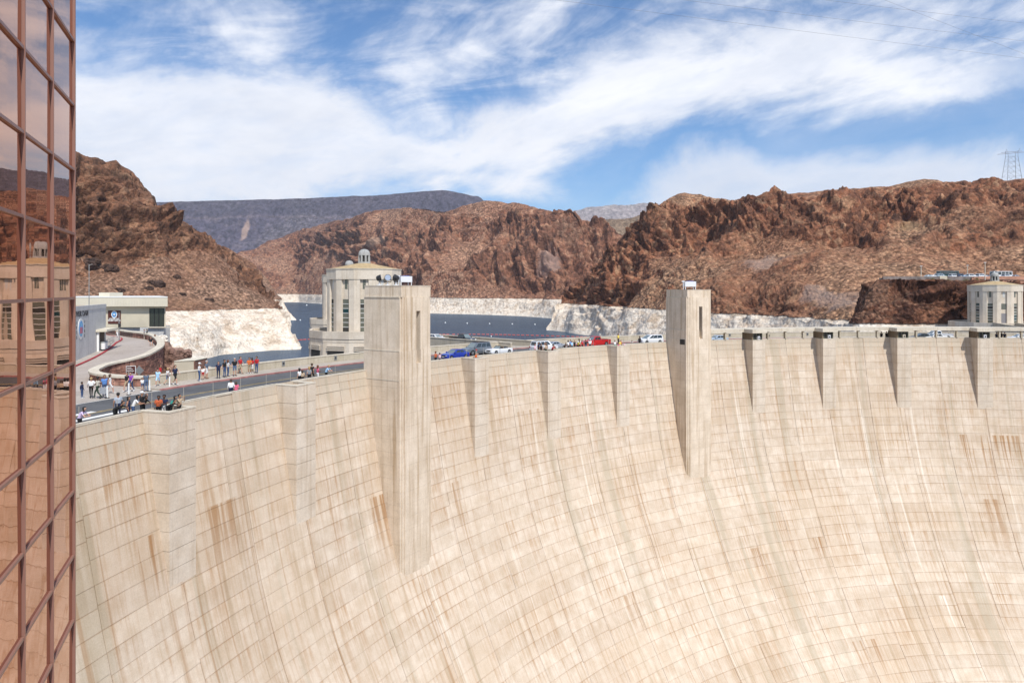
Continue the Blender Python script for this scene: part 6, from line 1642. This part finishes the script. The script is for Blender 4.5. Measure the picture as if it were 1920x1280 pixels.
def person(label, loc, rz, pose='stand', top='white', low='jeans', lower='long', sleeve='short', skin=0, hair='brown', hk='short', h=1.75, shoe=1, group='visitors', hatc=None):
    me, hd = body_mesh(pose, lower, sleeve); k = h / 1.75
    o = bpy.data.objects.new('person', me); COL.objects.link(o); o.location = loc; o.rotation_euler = (0, 0, rz); o.scale = (k * 1.18, k * 1.18, k * 1.11)
    tag(o, label, 'person', group)
    for i, mt in enumerate((SK[skin], cloth(top, CC[top]), cloth(low, CC[low]), SHOE[shoe])): o.material_slots[i].link = 'OBJECT'; o.material_slots[i].material = mt
    hm = hair_mesh(hk); c = bpy.data.objects.new(hm.name, hm); COL.objects.link(c); c.parent = o; c.location = hd + Vector((0, .008, .008))
    c.material_slots[0].link = 'OBJECT'; c.material_slots[0].material = cloth(hatc, CC[hatc]) if hatc else HR[hair]
    return o
def face(dx, dy): return math.atan2(dx, -dy)      # rotation that turns local -y towards (dx, dy)
GUP = 'visitors along the far sidewalk'; GDN = 'visitors at the near parapet'; GPL = 'visitors crossing the plaza'
def up(label, px, py, turn, z=.15, **kw):
    x, y, _ = onz(px, py, z); t = math.atan2(x - CX, y - CY); kw.setdefault('group', GUP)
    return person(label, (x, y, z), -t + R_(turn), **kw)
# turn: 0 faces downstream (to the viewer's side), 180 faces the lake, 90 walks right, -90 walks left
up('young boy in navy shirt and jeans at the left of the plaza', 153.6, 746.5, 20, .005, pose='stand', top='navy', low='jeans', skin=2, hair='black', h=1.4, shoe=0, group=GPL, sleeve='long')
up('person in a white shirt carrying a red backpack next to the ranger', 171, 745.5, 150, .005, pose='walk', top='white', low='black', hair='blond', h=1.74, sleeve='long', shoe=1, group=GPL)
up('uniformed ranger in beige shirt and dark green trousers', 182.7, 747, -150, .005, pose='walk', top='beige', low='green', skin=2, hair='black', h=1.86, group=GPL)
up('man in a blue shirt raising his arm behind the ranger', 196, 743, -30, .005, pose='point', top='blue', low='jeans', skin=1, hair='black', h=1.86, group=GPL)
up('woman in a white summer dress walking beside the ranger group', 206, 738, 60, .005, pose='walk', top='white', low='white', lower='short', skin=0, hair='brown', hk='long', h=1.74, shoe=0, group=GPL)
up('person in black top and khaki shorts hidden behind the woman in purple', 238, 734.6, -80, .005, pose='walk', top='black', low='khaki', lower='short', hair='brown', hk='long', h=1.75, shoe=0, group=GPL)
up('woman in a purple top and jeans behind a white marker post', 245, 734.5, -70, .005, pose='walk', top='purple', low='jeans', hair='black', h=1.8, shoe=0, group=GPL)
up('small child in white shirt holding a hand near the end of the stone wall', 267, 732.5, 130, .005, pose='stand', top='white', low='denim', lower='short', hair='brown', h=1.2, group=GPL)
up('woman in denim overalls at the end of the stone wall', 274, 734, 170, .005, pose='hold', top='slate', low='denim', hair='auburn', h=1.78, shoe=2, group=GPL)
up('child in light blue shirt and shorts walking on the far sidewalk', 296, 723.5, -60, pose='walk', top='sky', low='sky', lower='short', hair='brown', h=1.6, shoe=0)
up('man in a red shirt behind the child in light blue', 300.5, 717.5, 40, pose='stand', top='red', low='khaki', lower='short', skin=1, hair='brown', h=1.8)
up('boy in a white tee shirt and denim shorts by the parapet', 314.6, 721, 80, pose='walk', top='white', low='denim', lower='short', hair='blond', h=1.6)
up('tall man in navy tee shirt and black shorts with white shoes', 328.5, 721.5, 10, pose='walk', top='navy', low='black', lower='short', hair='brown', h=1.9, shoe=0)
up('heavy man in a white shirt and blue jeans with a pale cap', 373.7, 715, 60, pose='hold', top='white', low='jeans', hair='grey', hk='cap', hatc='white', h=1.86, shoe=0)
up('child half hidden behind the heavy man in white', 380.5, 711.5, 150, pose='stand', top='white', low='red', lower='short', hair='brown', h=1.3)
up('man in slate blue shirt and white shorts beside the parapet', 387.4, 710, 20, pose='stand', top='slate', low='white', lower='short', hair='grey', h=1.88, shoe=2)
up('woman in dark blue top and trousers alone on the sidewalk', 409.5, 709.5, -30, pose='stand', top='navy', low='navy', hair='brown', hk='long', h=1.74)
up('man in a black top and blue jeans with his back to the lake', 421, 707, 10, pose='stand', top='black', low='jeans', skin=1, hair='black', h=1.84)
up('woman in white top with a brown bag beside the man in black', 427.5, 705.5, 70, pose='hold', top='white', low='jeans', hair='auburn', hk='long', h=1.74, shoe=2)
up('man in black tee shirt with white print and denim shorts', 440, 704.7, -20, pose='stand', top='black', low='denim', lower='short', skin=0, hair='grey', h=1.9, shoe=1)
up('man in a red tee shirt and khaki shorts', 450.7, 700.8, 15, pose='walk', top='red', low='khaki', lower='short', hair='brown', h=1.86, shoe=2)
up('man in an orange tee shirt and khaki shorts', 467.6, 700.4, -60, pose='hold', top='orange', low='khaki', lower='short', skin=1, hair='black', h=1.76, shoe=0)
up('woman in red top and white shorts beside the man in orange', 472.5, 699.8, -70, pose='stand', top='red', low='white', lower='short', skin=2, hair='black', hk='long', h=1.7, shoe=0)
up('man in a red polo shirt and blue jeans at the right of the group', 481.3, 699.2, -80, pose='stand', top='red', low='jeans', skin=1, hair='black', h=1.82)
def dn(label, px, off=.85, turn=0, tang=None, z=.2, **kw):
    (x, y), t = crest_at(px, off); kw.setdefault('group', GDN)
    return person(label, (x, y, z), -t + R_(turn), **kw)
dn('woman in a lavender top leaning on the parapet at the far left', 150, .95, 20, pose='lean', top='lavender', low='black', hair='black', hk='long', skin=0, sleeve='short', h=1.7)
dn('man in a grey and white striped polo standing on the road with his back turned', 222, 3.9, 150, z=0, pose='stand', top='stripe', low='navy', hair='black', skin=1, h=1.85)
dn('man in black bending over the parapet left of the balcony', 217, .95, 10, pose='deep', top='black', low='black', hair='black', skin=1, sleeve='long', h=1.8)
dn('dark haired woman in a navy vest near the balcony', 241.5, 1.1, 30, pose='stand', top='navy', low='navy', hair='black', hk='long', skin=1, sleeve='none', h=1.75)
dn('dark haired woman in white tee shirt beside the one in navy', 250, 1.0, 40, pose='lean', top='white', low='jeans', hair='black', hk='long', skin=1, h=1.78)
dn('man in white cap and black shirt taking a picture', 266, 1.3, 70, pose='photo', top='black', low='black', hair='black', hk='cap', hatc='white', skin=1, h=1.88)
dn('child in black tee shirt leaning where the balcony begins', 269, .9, 5, pose='lean', top='black', low='black', hair='black', skin=2, h=1.65)
def bal(label, k, lx, ly, turn=0, **kw):           # on a balcony: lx along the arc, ly downstream
    x, y = P2(kt(k), ly, lx); kw.setdefault('group', GDN)
    return person(label, (x, y, .12), -kt(k) + R_(turn), **kw)
bal('person in a rust red top standing in the balcony', 0, -.10, .35, -60, pose='hold', top='rust', low='black', hair='black', skin=2, h=1.74)
bal('man in navy shirt and white shorts turned sideways in the balcony', 0, .25, .55, -70, pose='hold', top='navy', low='white', lower='short', hair='black', skin=2, h=1.76)
bal('person in a black jacket bent over the balcony wall', 0, -.45, 1.55, 10, pose='deep', top='black', low='black', hair='black', skin=1, sleeve='long', h=1.75)
bal('dark haired woman in green and black on the balcony', 0, .25, 1.2, 30, pose='lean', top='teal', low='black', hair='black', hk='long', skin=1, h=1.7)
bal('man in a pale jacket holding a camera to his face on the balcony', 0, .85, 1.45, 10, pose='photo', top='tan', low='black', hair='black', skin=1, sleeve='long', h=1.75)
dn('man in a white shirt sitting with his back to the parapet', 433.5, 1.2, 150, pose='stand', top='white', low='navy', hair='brown', hk='short', skin=1, sleeve='long', h=1.68)
dn('girl in pink beside the man in the white shirt', 443, 1.0, 130, pose='stand', top='pink', low='pink', hair='brown', hk='long', h=1.42)
for i, (px, off, turn, top, hair, hk, h, pose, lab) in enumerate((
    (561.5, 1.2, 190, 'white', 'black', 'long', 1.72, 'stand', 'dark haired woman in white top right of the empty balcony'), (567, 1.2, 150, 'tan', 'brown', 'long', 1.5, 'stand', 'girl half hidden behind the woman in white right of the empty balcony'),
    (580, 1.2, 170, 'grey', 'blond', 'long', 1.74, 'stand', 'blond woman in a grey top in a group of four'), (585, 2.2, 100, 'black', 'brown', 'short', 1.88, 'walk', 'man in black and white behind the blond woman'),
    (596, 1.2, 60, 'pink', 'auburn', 'long', 1.76, 'hold', 'woman in a bright pink top by the parapet'), (612, 1.0, 20, 'sky', 'blond', 'short', 1.7, 'lean', 'man in pale blue leaning on the parapet left of the nearer tower'),
    (817, 1.1, 190, 'rust', 'auburn', 'short', 1.74, 'stand', 'man in a rust orange shirt right beside the nearer tower'), (824.5, 1.1, 190, 'palepink', 'black', 'short', 1.5, 'stand', 'person in pale pink next to the one in rust orange'),
    (1059, 1.0, 0, 'black', 'black', 'short', 1.45, 'lean', 'child in black left of the group by the red cars'), (1065.5, 1.4, 20, 'white', 'black', 'long', 1.75, 'stand', 'woman in white with long black hair in the group by the red cars'),
    (1070, 2.2, 10, 'blue', 'brown', 'short', 1.75, 'stand', 'man in blue shirt behind the one in sky blue'), (1072.5, 1.1, 0, 'sky', 'black', 'short', 1.65, 'stand', 'man in a sky blue shirt by the parapet'),
    (1077.5, 1.2, 10, 'black', 'blond', 'short', 1.78, 'stand', 'man in black with fair hair between blue and yellow shirts'), (1083.5, 1.0, 20, 'yellow', 'black', 'long', 1.7, 'lean', 'woman in a bright yellow top by the parapet'),
    (1086, 1.8, -20, 'white', 'black', 'short', 1.82, 'stand', 'man in white behind the woman in yellow'), (1092, 1.2, 0, 'red', 'brown', 'short', 1.68, 'stand', 'person in a red top in front of the small red car'),
    (1098.5, 1.2, 0, 'black', 'black', 'short', 1.72, 'stand', 'man in black leaning before the red pickup'), (1106.5, 1.2, -30, 'white', 'grey', 'cap', 1.76, 'stand', 'man in white shirt in front of the red pickup door'),
    (1184, 1.0, -30, 'white', 'black', 'short', 1.4, 'deep', 'person in white bending low at the parapet left of the minivan'), (1199.5, 1.6, 0, 'black', 'black', 'short', 1.78, 'stand', 'man in black standing at the front of the white minivan'),
    (1440.5, 1.3, 0, 'navy', 'black', 'short', 1.7, 'hold', 'dark figure under the canopy right of the first pilaster'), (1653, 1.3, 0, 'black', 'black', 'short', 1.7, 'stand', 'lone dark figure by a canopy column'),
    (1662.5, 1.2, 0, 'black', 'black', 'short', 1.75, 'stand', 'left of two dark figures huddled beside the canopy kiosk'), (1666, 1.5, 20, 'black', 'black', 'long', 1.65, 'stand', 'right of two dark figures huddled beside the canopy kiosk'),
    (1869, 1.3, 0, 'navy', 'black', 'short', 1.65, 'stand', 'left of four dark figures under the canopy at the far right'), (1874, 1.4, 0, 'black', 'black', 'short', 1.7, 'stand', 'second of four dark figures under the canopy at the far right'),
    (1877.5, 1.3, 20, 'black', 'black', 'short', 1.78, 'stand', 'tallest of four dark figures under the canopy at the far right'), (1884, 1.3, -20, 'navy', 'black', 'short', 1.66, 'stand', 'right of four dark figures under the canopy at the far right'))):
    dn(lab, px, off, turn, top=top, low=('white' if i == 4 else 'black' if i != 16 else 'jeans'), hair=hair, hk=hk, h=h, pose=pose, skin=(0, 1, 0, 1, 2)[i % 5], lower='long', hatc='white' if hk == 'cap' else None)
bal('small child in orange on the balcony right of the nearer tower', 3, .25, 1.25, 0, pose='stand', top='orange', low='blue', hair='blond', h=1.38)
bal('man in grey with a red cap on the balcony right of the nearer tower', 3, 1.25, .35, 60, pose='hold', top='grey', low='grey', hair='brown', hk='cap', hatc='red', skin=0, h=1.72)
for lx, ly, turn, top, low, hair, hk, h, pose, skin, lab in ((-1.15, -.5, 20, 'palepink', 'black', 'auburn', 'short', 1.7, 'stand', 0, 'man in pale shirt at the left of the crowd by the white car'), (-.35, .0, 0, 'black', 'black', 'black', 'long', 1.74, 'stand', 1, 'woman in black in the crowd before the white sport utility car'),
        (-.05, -.9, 20, 'navy', 'black', 'black', 'short', 1.88, 'stand', 1, 'tall man in navy in the crowd before the white sport utility car'), (.2, .5, 0, 'tan', 'green', 'brown', 'short', 1.74, 'hold', 1, 'man in tan shirt on the balcony in the middle of the crowd'),
        (.55, 1.55, 10, 'red', 'black', 'black', 'short', 1.62, 'lean', 1, 'person in a bright red tee shirt leaning over the balcony wall'), (1.0, -.6, -30, 'white', 'black', 'auburn', 'short', 1.72, 'stand', 0, 'person in white at the right of the crowd by the car window'),
        (1.55, -.9, -40, 'black', 'black', 'black', 'short', 1.8, 'stand', 1, 'man in black at the front of the white sport utility car'), (1.75, .5, 40, 'white', 'jeans', 'black', 'short', 1.6, 'point', 0, 'child in white stretching an arm along the balcony wall')):
    bal(lab, 4, lx, ly, turn, pose=pose, top=top, low=low, hair=hair, hk=hk, h=h, skin=skin)
for lx, ly, turn, top, low, hair, hk, h, pose, skin, z, lab in ((-.35, .9, 10, 'white', 'teal', 'brown', 'short', 1.62, 'stand', 1, 0, 'person in white and teal at the left of the balcony family'), (.1, 1.3, 0, 'pink', 'pink', 'brown', 'long', 1.2, 'stand', 0, 0, 'little girl in pink on the balcony with the family'),
        (.5, 1.2, 0, 'yellow', 'white', 'blond', 'short', 1.6, 'hold', 0, 0, 'person in yellow and white in the middle of the balcony family'), (.95, .3, 20, 'yellow', 'black', 'black', 'short', 1.7, 'stand', 1, .95, 'person in yellow standing high above the balcony family'),
        (1.0, .9, 0, 'rust', 'tan', 'brown', 'short', 1.6, 'stand', 0, 0, 'person in rust top just below the one standing high'), (1.15, 1.6, 0, 'palepink', 'palepink', 'brown', 'long', 1.3, 'stand', 0, 0, 'child in pale pink at the right of the balcony family')):
    o = bal(lab, 5, lx, ly, turn, pose=pose, top=top, low=low, hair=hair, hk=hk, h=h, skin=skin); o.location.z += z
x, y = P2(kt(5), .3, .95); o = thing('stone_block', 'low concrete block under the visitor in yellow', 'block', (x, y, .12)); m = MB(); m.box(-.3, .3, -.3, .3, 0, .94); m.obj('block', M_PAR, o)
# on the ramp
GR = 'visitors on the curving ramp'
up('man in pale green shirt and white trousers walking down the ramp', 220, 634.5, 20, 1.25, pose='walk', top='beige', low='white', hair='brown', skin=1, h=1.8, group=GR)
up('person in dark shirt and pale trousers standing against the ramp wall', 270.5, 637.8, 60, 1.2, pose='stand', top='grey', low='beige', hair='brown', h=1.78, group=GR)
up('person all in black standing against the ramp wall', 275.5, 637.4, 60, 1.2, pose='stand', top='black', low='black', hair='black', skin=1, h=1.8, group=GR, sleeve='long')
up('woman with dark hair and pale shorts sitting on the ramp kerb', 282.5, 649.5, -20, 1.05, pose='sit', top='black', low='white', lower='short', hair='black', hk='long', skin=0, h=1.9, group=GR)
up('person in a black hooded jacket sitting against the bend of the ramp wall', 290.5, 645, -20, 1.1, pose='sit', top='black', low='black', hair='black', hk='long', skin=1, h=1.95, group=GR, sleeve='long')
# things carried or standing among them
x, y, _ = onz(170.5, 744.6, 0); o = thing('backpack', 'bright red backpack on the person next to the ranger', 'backpack', (x + .12, y - .24, 1.02), R_(20)); m = MB(); m.lathe([(.10, 0), (.17, .06), (.18, .30), (.13, .44), (.04, .48)], 10); b_ = m.obj('bag', cloth('red', CC['red']), o); b_.scale = (1, .7, 1)
m = MB(); m.tube((-.1, .1, .40), (-.1, .2, .1), .025); m.tube((.1, .1, .40), (.1, .2, .1), .025); m.obj('strap', cloth('black', CC['black']), o)
x, y, _ = onz(193.5, 746.3, 0); o = thing('stroller', 'dark grey and black pushchair beside the ranger', 'stroller', (x, y, .005), R_(30))
m = MB(); m.add([(-.27, -.2, .45), (.27, -.2, .45), (.27, .2, .5), (-.27, .2, .5), (-.27, .0, 1.05), (.27, .0, 1.05), (.27, .3, 1.0), (-.27, .3, 1.0)], [(0, 3, 2, 1), (4, 5, 6, 7), (0, 1, 5, 4), (1, 2, 6, 5), (2, 3, 7, 6), (3, 0, 4, 7)]); m.obj('seat', cloth('grey', CC['grey']), o)
m = MB()
for sx in (-.27, .27): m.tube((sx, -.3, .1), (sx, .35, 1.15), .018); m.tube((sx, .35, .1), (sx, -.15, .6), .018)
m.tube((-.27, .35, 1.15), (.27, .35, 1.15), .02); m.obj('frame', M_TRIM, o)
for sx in (-.27, .27):
    for sy in (-.3, .35): m = MB(); m.tube((sx - .03, sy, .1), (sx + .03, sy, .1), .1, 12); m.obj('wheel', M_TYRE, o)
